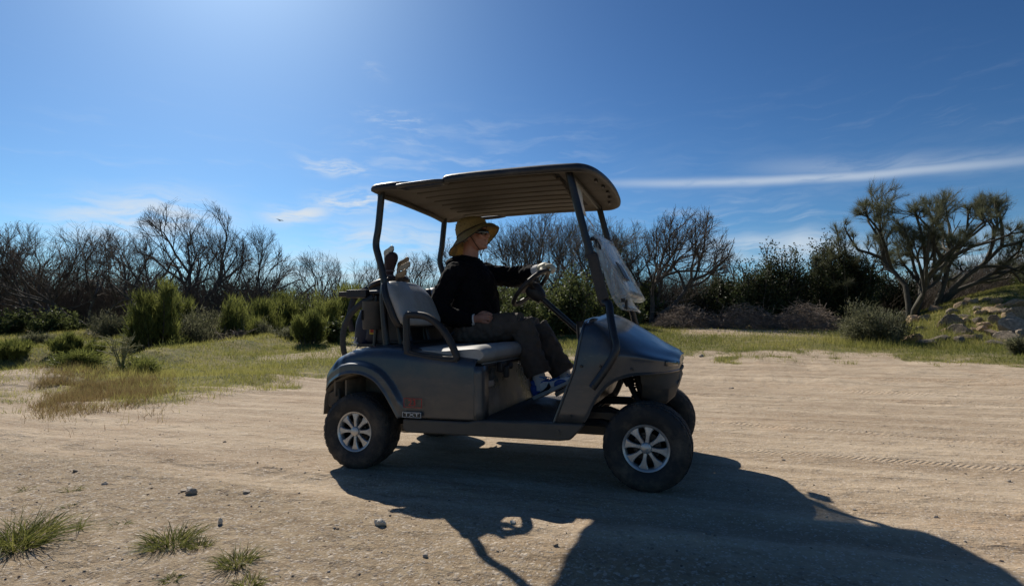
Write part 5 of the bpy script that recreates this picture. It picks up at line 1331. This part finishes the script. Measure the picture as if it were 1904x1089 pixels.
def shrub(u, d, topv, wpx, kind, label, seed, n=9000, name='shrub', group='shrubs around the clearing', stems=46, sink=0.0):
    r = np.random.default_rng(seed); x, y, z = at(u, d); z -= sink
    h = max(.15, (609 - topv) / FPX * d + CAM[2] - z); rad = wpx / 2 / FPX * d
    root = empty(name, (x, y, z), r.uniform(0, 6), label, 'shrub', group)
    st_ = []; lobes = [(r.uniform(0, 2 * math.pi), r.uniform(.42, 1.08), r.uniform(.5, 1.15)) for _ in range(7)]
    for i in range(stems):
        la, lh, lr = lobes[i % 7] if i > 6 else lobes[0]
        a = la + r.normal() * .45; o = math.sqrt(r.random()) * lr; bs_ = .55 if kind == 'broom' else .3; e = np.array([math.cos(a) * rad * o, math.sin(a) * rad * o, h * (1 - (.15 if kind == 'broom' else .40) * min(1, o) ** 2) * (1 - (1 - lh) * (.8 if i > 9 else 0)) * r.uniform(.42, 1.1)])
        b0 = np.array([math.cos(a) * rad * o * bs_, math.sin(a) * rad * o * bs_, -.05]); m = (b0 + e) / 2 + np.array([math.cos(a), math.sin(a), 0]) * rad * .12 * o + r.normal(size=3) * .05 * h
        t = np.linspace(0, 1, 5)[:, None]; st_.append((1 - t) ** 2 * b0 + 2 * t * (1 - t) * m + t ** 2 * e)
    P = np.array(st_); Q = np.linspace(.014, .005, 5)[None, :] * np.ones((len(P), 1)) * max(.6, h)
    V_, F_ = tubes_np(P, Q, 3); link('stems', np_mesh('stems', V_, F_), TWIG, root)
    lo = {'broom': .30, 'dark': .18}.get(kind, .12)
    k = r.integers(0, len(P), n); t = lo + (1 - lo) * r.random(n) ** .7; f = t * 4; i = np.minimum(3, f.astype(int)); c = P[k, i] + (P[k, i + 1] - P[k, i]) * (f - i)[:, None]
    dens = r.random(len(P)) * .75 + .1; tint = np.clip(dens[k] + r.normal(size=n) * .2, 0, 1)
    if kind == 'broom':
        c = c + r.normal(size=(n, 3)) * np.array([1, 1, .6]) * rad * .12
        dd = (P[k, 4] - P[k, 2]); dd /= np.linalg.norm(dd, axis=1, keepdims=True) + 1e-9; dd = dd * .8 + r.normal(size=(n, 3)) * .42 + np.array([0, 0, .35]); dd /= np.linalg.norm(dd, axis=1, keepdims=True)
        V_, F_ = blades(r, c, dd, r.uniform(.10, .26, n) * (.5 + .5 * min(1.5, h)), r.uniform(.006, .012, n)); m_ = BROOM
    elif kind in ('grey', 'weed'):
        c = c + r.normal(size=(n, 3)) * rad * .14
        dd = c / (np.linalg.norm(c, axis=1, keepdims=True) + 1e-9) * .6 + r.normal(size=(n, 3)) * .5 + np.array([0, 0, .3]); dd /= np.linalg.norm(dd, axis=1, keepdims=True)
        V_, F_ = blades(r, c, dd, r.uniform(.05, .14, n), r.uniform(.006, .012, n) * (1 if kind == 'grey' else .6)); m_ = GREYL if kind == 'grey' else BROOM
    else:
        cl = r.normal(size=(len(P), 6, 3)) * rad * .13
        c = c + cl[k, r.integers(0, 6, n)] * (t[:, None]) + r.normal(size=(n, 3)) * rad * .055
        V_, F_ = quads(r, c, r.uniform(.03, .07, n), 1.9, .8); m_ = DARKL if kind == 'dark' else OLIVE
    link('foliage', np_mesh('foliage', V_, F_, tint), m_, root)
    return root
for a in [
    (300, 15.2, 522, 92, 'broom', 'tall feathery green shrub in front of the tallest left tree', 301, 14000),
    (372, 16.3, 566, 120, 'grey', 'pale grey green shrub just right of the tall feathery one', 302, 12000),
    (455, 17.5, 548, 95, 'broom', 'dull green rounded shrub over the dark hollow', 303, 9000),
    (540, 21.5, 542, 90, 'broom', 'bright green shrub left of the bag rack, farther back', 304, 9000),
    (575, 14.8, 574, 62, 'broom', 'bright green bush on the grass edge left of the bag strap', 305, 8000),
    (622, 15.5, 590, 60, 'leafy', 'low leafy bush directly behind the rear fender', 306, 5000),
    (650, 20.5, 526, 110, 'broom', 'large bright green shrub behind the bag rack arm', 307, 12000),
    (125, 13.6, 620, 50, 'broom', 'small round green bush on the left grass', 308, 5000),
    (28, 13.0, 632, 64, 'broom', 'green bush at the left edge of the picture', 309, 6000),
    (182, 13.8, 634, 40, 'broom', 'small green bush right of the round one on the left grass', 310, 4000),
    (75, 15.5, 618, 50, 'grey', 'greyish low bush behind the two left green bushes', 311, 4500),
    (150, 8.6, 668, 95, 'weed', 'dark green weedy bush at the left road edge', 312, 3600),
    (258, 8.6, 664, 84, 'weed', 'weedy green clump right beside the dry stalk', 313, 3000),
    (1000, 17.0, 530, 130, 'leafy', 'dark green bush seen under the reaching arm of the driver', 314, 12000),
    (1078, 18.0, 508, 150, 'leafy', 'big dark green bush seen behind the steering column', 315, 15000),
    (930, 20.0, 528, 110, 'leafy', 'green bush seen between the driver and the roof', 316, 9000),
    (1150, 20.0, 545, 90, 'leafy', 'green bush behind the folded windshield', 317, 8000),
    (1215, 23.5, 520, 110, 'leafy', 'green bush round the foot of the right leaning bare tree', 318, 9000),
    (1310, 24.5, 505, 120, 'dark', 'dark bush under the lone leaning bare tree', 319, 10000),
    (1630, 14.6, 560, 118, 'grey', 'grey green rounded shrub at the left foot of the rocks', 320, 14000),
    (1896, 11.8, 628, 44, 'grey', 'small silvery plant at the right foot of the rocks', 321, 3500),
    (1905, 24.0, 512, 90, 'leafy', 'bush on top of the bank at the right edge of the picture', 322, 6000),
    (1835, 28.0, 520, 110, 'dark', 'dark low bush far behind the rock bank', 323, 7000),
    (720, 22.5, 545, 100, 'broom', 'green shrub glimpsed behind the golf bag', 324, 8000),
    (800, 22.0, 560, 110, 'leafy', 'green bush glimpsed between seat and driver', 325, 8000),
    (505, 17.2, 590, 60, 'grey', 'straw coloured weed clump at the end of the dark hollow', 326, 4000),
    (332, 16.8, 548, 62, 'broom', 'green shrub peeking out right behind the tall feathery one', 327, 5000),
    (262, 16.6, 566, 60, 'leafy', 'dark leafy bush left of the tall feathery shrub', 328, 5000),
    (412, 17.6, 560, 86, 'grey', 'grey bush between the pale grey green one and the dull green one', 329, 7000),
    (492, 19.4, 560, 84, 'broom', 'loose green bush at the right end of the dark hollow', 330, 7000),
    (562, 22.5, 536, 100, 'leafy', 'leafy bush far back below the distant bare tree', 331, 8000),
    (605, 18.5, 556, 80, 'broom', 'green bush between the grass edge bush and the bag rack shrub', 332, 8000),
    (690, 19.5, 560, 80, 'broom', 'bright green bush just left of the sand bottle holder', 333, 7000),
    (215, 18.5, 574, 90, 'grey', 'greyish scrub under the left bare trees', 334, 6000),
    (110, 20.0, 576, 110, 'leafy', 'wide leafy scrub under the leftmost bare tree', 335, 7000),
    (10, 19.5, 572, 110, 'leafy', 'leafy scrub at the left edge below the cut off tree', 336, 7000),
    (548, 15.6, 606, 70, 'grey', 'dry straw coloured brush at the left foot of the grass edge bush', 337, 5000),
    (330, 13.6, 628, 80, 'weed', 'low green weeds in the dark hollow', 338, 3000),
    (60, 10.6, 664, 70, 'weed', 'thin weeds on the eroded dirt at the left edge', 339, 900),
]: shrub(*a)
for a in [
    (1392, 23.5, 484, 121, 'dark', 'leftmost and lowest of the dark evergreen shrubs right of the cart', 341, 18000),
    (1448, 24.2, 462, 133, 'dark', 'second dark evergreen shrub from the left, with a ragged top', 342, 22000),
    (1515, 24.8, 447, 145, 'dark', 'tallest dark evergreen shrub in the row right of the cart', 343, 24000),
    (1572, 23.6, 458, 130, 'dark', 'rightmost dark evergreen shrub, next to the wispy trees', 344, 22000),
    (1655, 24.5, 500, 110, 'dark', 'dark evergreen shrub behind the trunk of the tall wispy tree', 345, 11000)]:
    shrub(*a, name='evergreen_shrub', group='row of dark evergreen shrubs', stems=60)

# shaded thicket far behind the trees: one mass
r = np.random.default_rng(77); n = 170000
u_ = r.uniform(-250, 2150, n); d_ = r.uniform(29, 37, n)
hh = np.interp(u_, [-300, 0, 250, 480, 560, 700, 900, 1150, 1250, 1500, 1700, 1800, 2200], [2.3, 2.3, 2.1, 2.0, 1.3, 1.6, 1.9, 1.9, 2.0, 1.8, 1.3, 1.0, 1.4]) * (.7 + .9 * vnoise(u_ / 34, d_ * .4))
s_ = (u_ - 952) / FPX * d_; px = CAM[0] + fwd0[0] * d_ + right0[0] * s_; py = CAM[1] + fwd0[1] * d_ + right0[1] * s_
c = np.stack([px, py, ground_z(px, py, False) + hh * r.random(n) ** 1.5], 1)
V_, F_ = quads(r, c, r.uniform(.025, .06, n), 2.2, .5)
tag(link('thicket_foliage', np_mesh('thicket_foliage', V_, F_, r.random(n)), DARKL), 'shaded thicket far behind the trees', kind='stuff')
n = 38000; u_ = r.uniform(-250, 2150, n); d_ = r.uniform(24, 33, n); s_ = (u_ - 952) / FPX * d_; px = CAM[0] + fwd0[0] * d_ + right0[0] * s_; py = CAM[1] + fwd0[1] * d_ + right0[1] * s_
b0 = np.stack([px, py, ground_z(px, py, False)], 1); dd = r.normal(size=(n, 3)) * np.array([.6, .6, .2]) + np.array([0, 0, 1]); dd /= np.linalg.norm(dd, axis=1, keepdims=True); L = r.uniform(.6, 1.0, n) * np.interp(u_, [-300, 500, 560, 700, 900, 1250, 1400, 1900], [3.2, 3.0, 2.2, 2.4, 2.6, 3.0, 2.4, 2.2])
P = np.stack([b0 + dd * (L * t)[:, None] + r.normal(size=(n, 3)) * .07 * t for t in (0, .35, .7, 1.)], 1)
V_, F_ = tubes_np(P, np.array([.008, .0065, .005, .0035])[None] * np.ones((n, 1)), 3)
tag(link('thicket_twigs', np_mesh('thicket_twigs', V_, F_), TWIG), 'tangle of thin bare stems under the trees', kind='stuff')

# piles of cut brush
def brush(u, d, wpx, hpx, label, seed, n=900):
    r = np.random.default_rng(seed); x, y, z = at(u, d); rad = wpx / 2 / FPX * d; h = hpx / FPX * d
    a = r.uniform(0, 2 * math.pi, n); o = np.sqrt(r.random(n)); c = np.stack([np.cos(a) * rad * o, np.sin(a) * .9 * o, h * (1 - o ** 2) * r.random(n)], 1)
    dd = r.normal(size=(n, 3)) * np.array([1, 1, .42]); dd /= np.linalg.norm(dd, axis=1, keepdims=True); L = r.uniform(.25, .95, n)
    P = np.stack([c + dd * (L * (t - .4))[:, None] + r.normal(size=(n, 3)) * .05 + np.array([0, 0, .02]) for t in (0, .33, .66, 1)], 1); P[..., 2] = np.maximum(P[..., 2], -.03)
    V_, F_ = tubes_np(P, r.uniform(.004, .012, n)[:, None] * np.array([1, .9, .7, .4])[None], 3)
    o = link('brush_pile', np_mesh('brush_pile', V_, F_), GREYT); o.location = (x, y, z); o.rotation_euler = (0, 0, math.atan2(right0[1], right0[0]))
    tag(o, label, 'brush pile', 'piles of cut brush')
brush(1275, 20.6, 120, 40, 'grey brush pile below the lone leaning bare tree', 401)
brush(1385, 20.2, 130, 46, 'middle pile of dead grey twigs in front of the evergreen shrubs', 402)
brush(1495, 19.6, 120, 50, 'highest pile of dead twigs, left of the grey green shrub', 403)
brush(440, 16.2, 90, 50, 'dark heap of fallen twigs in the left hollow', 404, 600)

# dry flower stalk at the left
def stalk(u, v, label, seed):
    r = np.random.default_rng(seed); x, y, z, D = spot(u, v); P = []; Q = []
    for i in range(15):
        a = r.uniform(0, 6.28); e = np.array([math.cos(a) * .25 * r.random(), math.sin(a) * .25 * r.random(), r.uniform(.3, .62)]); t = np.linspace(0, 1, 5)[:, None]
        P.append(t * e + r.normal(size=(5, 3)) * .012); Q.append(np.linspace(.009, .006, 5))
        for j in range(4):
            b0 = e * r.uniform(.4, .95); f = np.array([r.normal() * .12, r.normal() * .12, r.uniform(.03, .14)]); P.append(b0 + t * f); Q.append(np.linspace(.006, .004, 5))
    V_, F_ = tubes_np(np.array(P), np.array(Q), 4); o = link('dry_stalk', np_mesh('dry_stalk', V_, F_), mat('straw_stalk', (.27, .25, .12), .85)); o.location = (x, y, z)
    tag(o, label, 'plant')
stalk(226, 690, 'pale dry branching stalk standing at the left road edge', 501)

# ------------------------------------------------------------------ grass
def field(n, seed, dlo, dhi, ulo, uhi):
    r = np.random.default_rng(seed); u_ = r.uniform(ulo, uhi, n); d_ = dlo + (dhi - dlo) * r.random(n) ** 1.15
    s_ = (u_ - 952) / FPX * d_; px = CAM[0] + fwd0[0] * d_ + right0[0] * s_; py = CAM[1] + fwd0[1] * d_ + right0[1] * s_
    keep = r.random(n) < grass_mask(px, py) * (.45 + .9 * vnoise(px * 2.2, py * 2.2)); return r, u_[keep], d_[keep], px[keep], py[keep]
r, u_, d_, px, py = field(520000, 600, 5.5, 27, -220, 2120)
n = len(px); z_ = ground_z(px, py) - .005
tall = .55 + 1.1 * vnoise(px * 1.3 + 9, py * 1.3); lush = np.exp(-((u_ - 1720) / 170) ** 2) * sstep(d_, 12.3, 13.3) * (1 - sstep(d_, 17, 19))      # taller grass at the foot of the rocks
L = r.uniform(.03, .12, n) * tall * (1 + 1.7 * lush * r.random(n)); dd = r.normal(size=(n, 3)) * .45 + np.array([0, 0, 1.0]); dd /= np.linalg.norm(dd, axis=1, keepdims=True)
V_, F_ = blades(r, np.stack([px, py, z_], 1), dd, L, r.uniform(.0022, .0045, n) * np.clip(d_ / 9, .8, 2.2))
tint = np.clip(.5 + 1.5 * fbm(px * .5, py * .5, 4) + r.normal(size=n) * .22 + .25 * lush + .12 * sstep(u_, 900, 200), 0, 1)
tag(link('grass', np_mesh('grass', V_, F_, tint), GRASSM), 'short patchy green and straw coloured grass beyond the dirt road', kind='stuff')
# reddish dry weeds on the left road edge
r = np.random.default_rng(610); n = 52000; u_ = r.uniform(-60, 330, n) ; e_ = .7 + r.normal(size=n) * .75
d_ = np.interp(u_, EDGE_U, EDGE_D) + e_; s_ = (u_ - 952) / FPX * d_; px = CAM[0] + fwd0[0] * d_ + right0[0] * s_; py = CAM[1] + fwd0[1] * d_ + right0[1] * s_
k = r.random(n) < sstep(u_ + 60 * (vnoise(px * 1.5, py * 1.5) - .5), 60, 130) * (1 - sstep(u_, 230, 380)) * 1.5 * sstep(vnoise(px * 2.4, py * 2.4) * .6 + .4 * vnoise(px * 9, py * 9), .25, .85); px, py, u_ = px[k], py[k], u_[k]; n = len(px)
dd = r.normal(size=(n, 3)) * .4 + np.array([0, 0, 1.0]); dd /= np.linalg.norm(dd, axis=1, keepdims=True)
V_, F_ = blades(r, np.stack([px, py, ground_z(px, py)], 1), dd, r.uniform(.02, .13, n) * (.35 + 1.2 * vnoise(px * 4, py * 4)), r.uniform(.0015, .003, n)); tag(link('dry_weeds', np_mesh('dry_weeds', V_, F_, r.random(n)), DRYM), 'reddish dry weeds lining the left road edge', kind='stuff')

# single tufts in the foreground: curved blades
def tuft(u, v, wpx, hpx, label, seed, n=150, flat=1.0):
    r = np.random.default_rng(seed); x, y, z, D = spot(u, v); rad = wpx / 2 / FPX * D; h = hpx / FPX * D
    a = r.uniform(0, 6.28, n); o = np.sqrt(r.random(n)); b0 = np.stack([np.cos(a) * rad * o * .65, np.sin(a) * rad * o * .65, np.full(n, -.004)], 1)
    dr = np.stack([np.cos(a), np.sin(a), np.zeros(n)], 1) * (.35 + .9 * o[:, None]) + r.normal(size=(n, 3)) * .55; dr[:, 2] = np.abs(r.normal(size=n)) * .3 + 1.0 * flat; dr /= np.linalg.norm(dr, axis=1, keepdims=True)
    L = 1.35 * h * r.uniform(.3, 1.1, n); w_ = r.uniform(.0007, .0015, n) * (1.3 if h > .08 else 1)
    sd = np.cross(dr, r.normal(size=(n, 3))); sd /= np.linalg.norm(sd, axis=1, keepdims=True)
    rows = []
    for t, wf in ((0, 1), (.4, .9), (.75, .6), (1, .12)):
        c = b0 + dr * (L * t)[:, None]; c[:, 2] -= L * .38 * t ** 2.2; c[:, :2] += dr[:, :2] * (L * .25 * t ** 2)[:, None]
        rows += [c - sd * (w_ * wf)[:, None], c + sd * (w_ * wf)[:, None]]
    V_ = np.stack(rows, 1).reshape(-1, 3); q = np.array([[0, 1, 3, 2], [2, 3, 5, 4], [4, 5, 7, 6]]); F_ = (np.arange(n)[:, None, None] * 8 + q[None]).reshape(-1, 4)
    tt = np.repeat(np.clip(r.random(n) * .8 + (r.random(n) < .25) * .4, 0, 1), 3)
    o = link('grass_tuft', np_mesh('grass_tuft', V_, F_, tt), TUFTM); o.location = (x, y, z); tag(o, label, 'grass tuft', 'grass tufts in the foreground dirt')
tuft(28, 1015, 120, 85, 'largest green grass tuft, at the left edge of the foreground', 701, 420)
tuft(75, 985, 70, 50, 'seedy grass tuft right behind the largest one', 702, 160)
tuft(318, 1012, 112, 42, 'wide spiky tuft in the middle of the bare foreground', 703, 330)
tuft(372, 1018, 48, 26, 'small tuft touching the right side of the wide spiky one', 704, 120)
tuft(440, 1052, 80, 40, 'leaning tuft right of the wide spiky one', 705, 240)
tuft(462, 1086, 70, 30, 'tuft cut by the bottom edge of the picture', 706, 160)
tuft(132, 908, 48, 14, 'low mat of grass above the largest tuft', 707, 110, .5)
tuft(48, 908, 34, 14, 'tiny leafy sprig at the left edge of the dirt', 708, 60, .5)
tuft(130, 940, 28, 12, 'sparse small sprig right of the largest tuft', 709, 40, .6)
tuft(142, 984, 26, 36, 'single thin upright grass stem cluster left of the wide tuft', 710, 14, 1.6)
tuft(225, 972, 60, 14, 'greyish flat weed left of the wide spiky tuft', 711, 60, .4)
tuft(320, 1078, 50, 18, 'grey flat weed below the wide spiky tuft', 712, 90, .4)
tuft(530, 712, 18, 7, 'tiny tuft on the road edge behind the rear wheel', 713, 40)
tuft(1300, 660, 70, 10, 'low grass tuft in front of the nose of the cart', 714, 160, .5)
tuft(1410, 664, 40, 8, 'small grass tuft on the bare soil right of the nose', 715, 90, .5)
tuft(1365, 668, 22, 6, 'tiny grass tuft left of the small one on bare soil', 716, 40, .5)

# ------------------------------------------------------------------ rocks
ROCK = mat('tan_rock', (0.37, 0.26, 0.16), 0.9, var=0.45, vscale=5, bump=0.8, bscale=18, bdist=0.03, dirt=(.12, .10, .08), dirt_amt=.6, dirt_scale=4, random_obj=.35)
ROCKG = mat('grey_rock', (0.26, 0.21, 0.16), 0.9, var=0.4, vscale=6, bump=0.8, bscale=18, bdist=0.03, dirt=(.10, .09, .075), dirt_amt=.6, dirt_scale=5, random_obj=.35)
ROCKO = mat('orange_rock', (0.42, 0.27, 0.14), 0.9, var=0.3, vscale=6, bump=0.7, bscale=18, bdist=0.02)
def rock_mesh(seed, jag=.5, sub=3):
    r = np.random.default_rng(seed); bm = bmesh.new(); bmesh.ops.create_icosphere(bm, subdivisions=sub, radius=1)
    cuts = [(lambda v: v / np.linalg.norm(v))(r.normal(size=3)) for _ in range(11)]; lim = r.uniform(.42, .85, 11)
    for v in bm.verts:
        p = np.array(v.co)
        for c_, l_ in zip(cuts, lim):
            q = p @ c_
            if q > l_: p = p - c_ * (q - l_) * .92
        k = 1 + jag * (float(fbm(p[0] * 1.7 + seed, p[1] * 1.7 + p[2] * 2.3, 4)))
        v.co = p * k
    me = bpy.data.meshes.new('rock'); bm.to_mesh(me); bm.free(); return me
ROCKS = [rock_mesh(s) for s in range(900, 909)]
for m_ in ROCKS: m_.polygons.foreach_set('use_smooth', [True] * len(m_.polygons)); m_.set_sharp_from_angle(angle=R(18))
def rock(u, v, wpx, hpx, label, k, m_, group, name='rock', tilt=0.0, cat='rock', sink=.3, dpt=.8):
    x, y, z, D = spot(u, v); sx = wpx / FPX * D / 2; sz = hpx / FPX * D / 2
    me = ROCKS[k % len(ROCKS)]; key = me.name + m_.name
    if key not in ROCKM: c_ = me.copy(); c_.materials.clear(); c_.materials.append(m_); ROCKM[key] = c_
    o = bpy.data.objects.new(name, ROCKM[key]); COL.objects.link(o)
    rr = np.random.default_rng(k * 7 + int(u)); big = 1.24 if cat == 'rock' else 1.1; o.scale = (sx * big, sx * dpt * big, sz * (1.45 if cat == 'rock' else 1.1) * big); o.location = (x, y, z + sz * (1 - sink) * .6)
    o.rotation_euler = (rr.uniform(-.25, .25), tilt if tilt else rr.uniform(-.3, .15), math.atan2(right0[1], right0[0]) + rr.uniform(-.5, .5))
    tag(o, label, cat, group)
ROCKM = {}
RK = [(540, 625, 150, 75, 0, 'low dark rock at the left end of the bank, lying in the yellow grass'), (640, 585, 90, 50, 0, 'small pale rock just right of the low dark one at the left end'), (775, 600, 185, 85, 0, 'square topped tan rock half hidden by grass'),
      (1030, 605, 180, 70, 1, 'flat topped dark rock in the front row of the bank'), (910, 640, 190, 42, 1, 'long flat slab in front of the flat topped dark rock'), (1050, 458, 95, 80, 0, 'bright almost white rock standing on edge mid bank'),
      (1180, 425, 190, 125, 1, 'dark humped rock right of the bright one'), (780, 305, 150, 65, 1, 'grey slab at the upper left of the bank'), (770, 415, 160, 70, 0, 'tan rock above the tall green grass on the left'),
      (900, 390, 120, 80, 0, 'wedge of rock right of the tan one above the green grass'), (985, 300, 130, 75, 0, 'pale slanted slab at the upper left'), (1110, 195, 190, 85, 0, 'long tan slab topmost on the left of the crest'),
      (905, 260, 95, 55, 0, 'small tan stone under the long crest slab'), (935, 215, 60, 45, 0, 'pointed little stone left of the crest slab'), (1160, 320, 150, 70, 1, 'grey rock amid brown grass in the upper middle'),
      (1265, 510, 220, 105, 1, 'large dark rounded rock low in the middle'), (1305, 372, 140, 40, 1, 'thin flat slab in the middle of the bank'), (1310, 425, 80, 55, 0, 'small block under the thin flat slab'),
      (1395, 215, 120, 60, 0, 'slanted pale stone on the crest, middle'), (1325, 210, 70, 55, 0, 'small crest stone left of the slanted pale one'), (1430, 425, 140, 55, 1, 'long rock lying below the middle slabs'),
      (1500, 460, 110, 60, 0, 'rounded tan rock centre right'), (1475, 508, 95, 50, 0, 'pale little rock right of the large dark rounded one'), (1560, 310, 190, 50, 0, 'long flat rock right of the middle'),
      (1610, 410, 115, 95, 1, 'upright rounded grey rock left of the biggest boulder'), (1650, 278, 100, 58, 2, 'orange rock near the crest'), (1720, 370, 90, 50, 0, 'small rock between the rounded grey rock and the boulder'),
      (1850, 330, 190, 150, 1, 'big pale grey boulder at the right edge'), (1780, 462, 270, 190, 1, 'biggest boulder of the bank, rough and cracked'), (1635, 215, 120, 60, 0, 'tilted stone on the crest right of the middle'),
      (1790, 235, 150, 75, 0, 'tan rock on the crest near the right edge'), (1875, 240, 90, 50, 0, 'rightmost stone on the crest of the bank'), (1600, 640, 200, 48, 1, 'flat grey stepping slab in front on the right'),
      (1755, 588, 250, 100, 1, 'long humped rock below the biggest boulder'), (1330, 590, 180, 60, 0, 'half buried slab in front of the dark rounded rock'), (1235, 622, 130, 60, 1, 'mossy low rock in the front row, middle'),
      (1430, 588, 140, 58, 0, 'low tan rock in the front row, right of the middle'), (1560, 538, 130, 60, 0, 'rock at the left foot of the long humped one'), (1535, 200, 90, 36, 0, 'thin dark slab on the crest'),
      (1465, 335, 100, 45, 0, 'small brown rock in the upper middle grass'), (1250, 270, 120, 60, 0, 'brown rock below the small crest stones'), (1420, 290, 110, 50, 1, 'grey flat rock below the slanted pale crest stone'),
      (690, 345, 90, 50, 0, 'small rock at the edge of the grey green shrub'), (1700, 320, 110, 55, 1, 'grey rock below the orange one'), (1890, 560, 120, 80, 1, 'half seen rock at the right edge below the boulders'),
      (850, 500, 110, 50, 1, 'dark rock behind the tall green grass'), (1390, 510, 80, 40, 0, 'small angular rock right of the large dark rounded one'), (1100, 520, 90, 40, 0, 'small rock in the grass under the bright one')]
for i, (cx, cy, w_, h_, mt, lb) in enumerate(RK):
    rock(1560 + cx * .1807, 520 + (cy + h_ * .42) * .1807, w_ * .1807, h_ * .1807, lb, i, (ROCK, ROCKG, ROCKO)[mt], 'rocks of the bank on the right', tilt=-.35 if cy < 320 else 0)
PALE = mat('pale_stone', (0.60, 0.54, 0.45), 0.85, var=.2, vscale=30, bump=.4, bscale=120, bdist=.003)
STONE = mat('road_stone', (0.33, 0.28, 0.225), 0.9, var=.35, vscale=40, bump=.5, bscale=120, bdist=.004, random_obj=.4)
for i, (u, v, w_, h_, lb) in enumerate([
    (709, 976, 25, 17, 'pale angular stone in the sunlit dirt left of the shadow'), (356, 919, 20, 14, 'dark clod beside two flat chips in the left dirt'), (342, 914, 14, 7, 'small flat chip left of the dark clod'),
    (351, 910, 13, 5, 'thin white chip behind the dark clod'), (456, 918, 17, 6, 'flat dark flake alone in the left dirt'), (792, 1033, 13, 8, 'small pebble in sun left of the roof post shadow'),
    (1035, 1015, 12, 8, 'pebble close to the edge of the big shadow'), (953, 975, 13, 8, 'pale stone inside the loop of shadow'), (915, 978, 10, 6, 'little stone left of the one in the shadow loop'),
    (1360, 722, 10, 5, 'reddish stone on the road before the front wheel'), (1304, 664, 9, 6, 'dark stone in the grass edge before the nose'), (1457, 854, 8, 5, 'small dark stone on the right dirt'),
    (1770, 752, 14, 6, 'stone at the upper right of the dirt road'), (1741, 962, 11, 6, 'brown stone by the tip of the roof shadow'), (1876, 894, 10, 5, 'small stone near the right edge of the road'),
    (1863, 1040, 8, 6, 'dark pebble in the bottom right corner'), (195, 899, 12, 6, 'flat dark stone in the left dirt, above the tufts'), (139, 878, 11, 6, 'dark stone left of the flat one in the left dirt'),
    (418, 822, 6, 4, 'tiny dark stone on the wheel lines left'), (410, 975, 9, 14, 'yellowish upright chip above the wide tuft'), (1588, 946, 9, 5, 'dark crumb at the edge of the windshield shadow'), (1316, 1004, 18, 8, 'stone lying in the shade of the cart')]):
    rock(u, v, w_, h_, lb, i + 3, PALE if ('pale' in lb or 'white' in lb or 'yellow' in lb) else STONE, 'loose stones on the dirt road', 'stone', cat='stone', sink=.45)
# gravel: tiny stones strewn over the near ground
r = np.random.default_rng(801); n = 5200; x_ = r.uniform(-3.5, 6.5, n); y_ = -2.3 + 8.5 * r.random(n) ** 2.4; k = ~((np.abs(y_) < .62) & (x_ > -.3) & (x_ < 2)); x_, y_ = x_[k], y_[k]; n = len(x_)
o8 = np.array([[1, 0, 0], [-1, 0, 0], [0, 1, 0], [0, -1, 0], [0, 0, 1], [0, 0, -1.0]]); f8 = np.array([[0, 2, 4], [2, 1, 4], [1, 3, 4], [3, 0, 4], [2, 0, 5], [1, 2, 5], [3, 1, 5], [0, 3, 5]])
sz = .0022 + .006 * r.random(n) ** 4
V_ = o8[None] * (sz[:, None] * r.uniform(.6, 1.3, (n, 6)))[..., None]; V_[..., 2] *= .7; an = r.uniform(0, 6.28, n); ca, sa = np.cos(an)[:, None], np.sin(an)[:, None]
V_ = np.stack([V_[..., 0] * ca - V_[..., 1] * sa, V_[..., 0] * sa + V_[..., 1] * ca, V_[..., 2]], -1) + np.stack([x_, y_, ground_z(x_, y_) + sz * .3], 1)[:, None]
GRAV = attr_leaf('gravel', (.12, .09, .07), (.55, .48, .40), 0.0, .9)
o = link('gravel', np_mesh('gravel', V_.reshape(-1, 3), (f8[None] + (np.arange(n) * 6)[:, None, None]).reshape(-1, 3), np.repeat(r.random(n), 8)), GRAV, smooth=False); tag(o, 'fine gravel scattered over the dirt', kind='stuff')

# small bird in the sky on the left
d0 = fwd + rgt * (521 - 952) / FPX - upv * (410 - 544.5) / FPX; bp = CAM + d0 * 42
BI = empty('bird', tuple(bp), label='tiny dark bird gliding in the sky above the left trees', cat='bird')
BD = mat('dark_feathers', (.03, .028, .026), .8)
for nm, mb in (('body', MB().add(*limb([(-.16, 0, 0), (-.06, 0, .005), (.06, 0, .01), (.13, 0, .02)], [.012, .035, .04, .012], 10))),
               ('wing', MB().add([(.06, .02, .02), (-.05, .02, .02), (-.09, .26, .06), (-.03, .40, .05), (.03, .24, .07)], [(0, 1, 2, 3, 4)])), ('wing', MB().add([(.06, -.02, .02), (-.05, -.02, .02), (-.09, -.26, .06), (-.03, -.40, .05), (.03, -.24, .07)], [(0, 1, 2, 3, 4)]))):
    mb.obj(nm, BD, BI, solid=.006 if nm == 'wing' else 0)
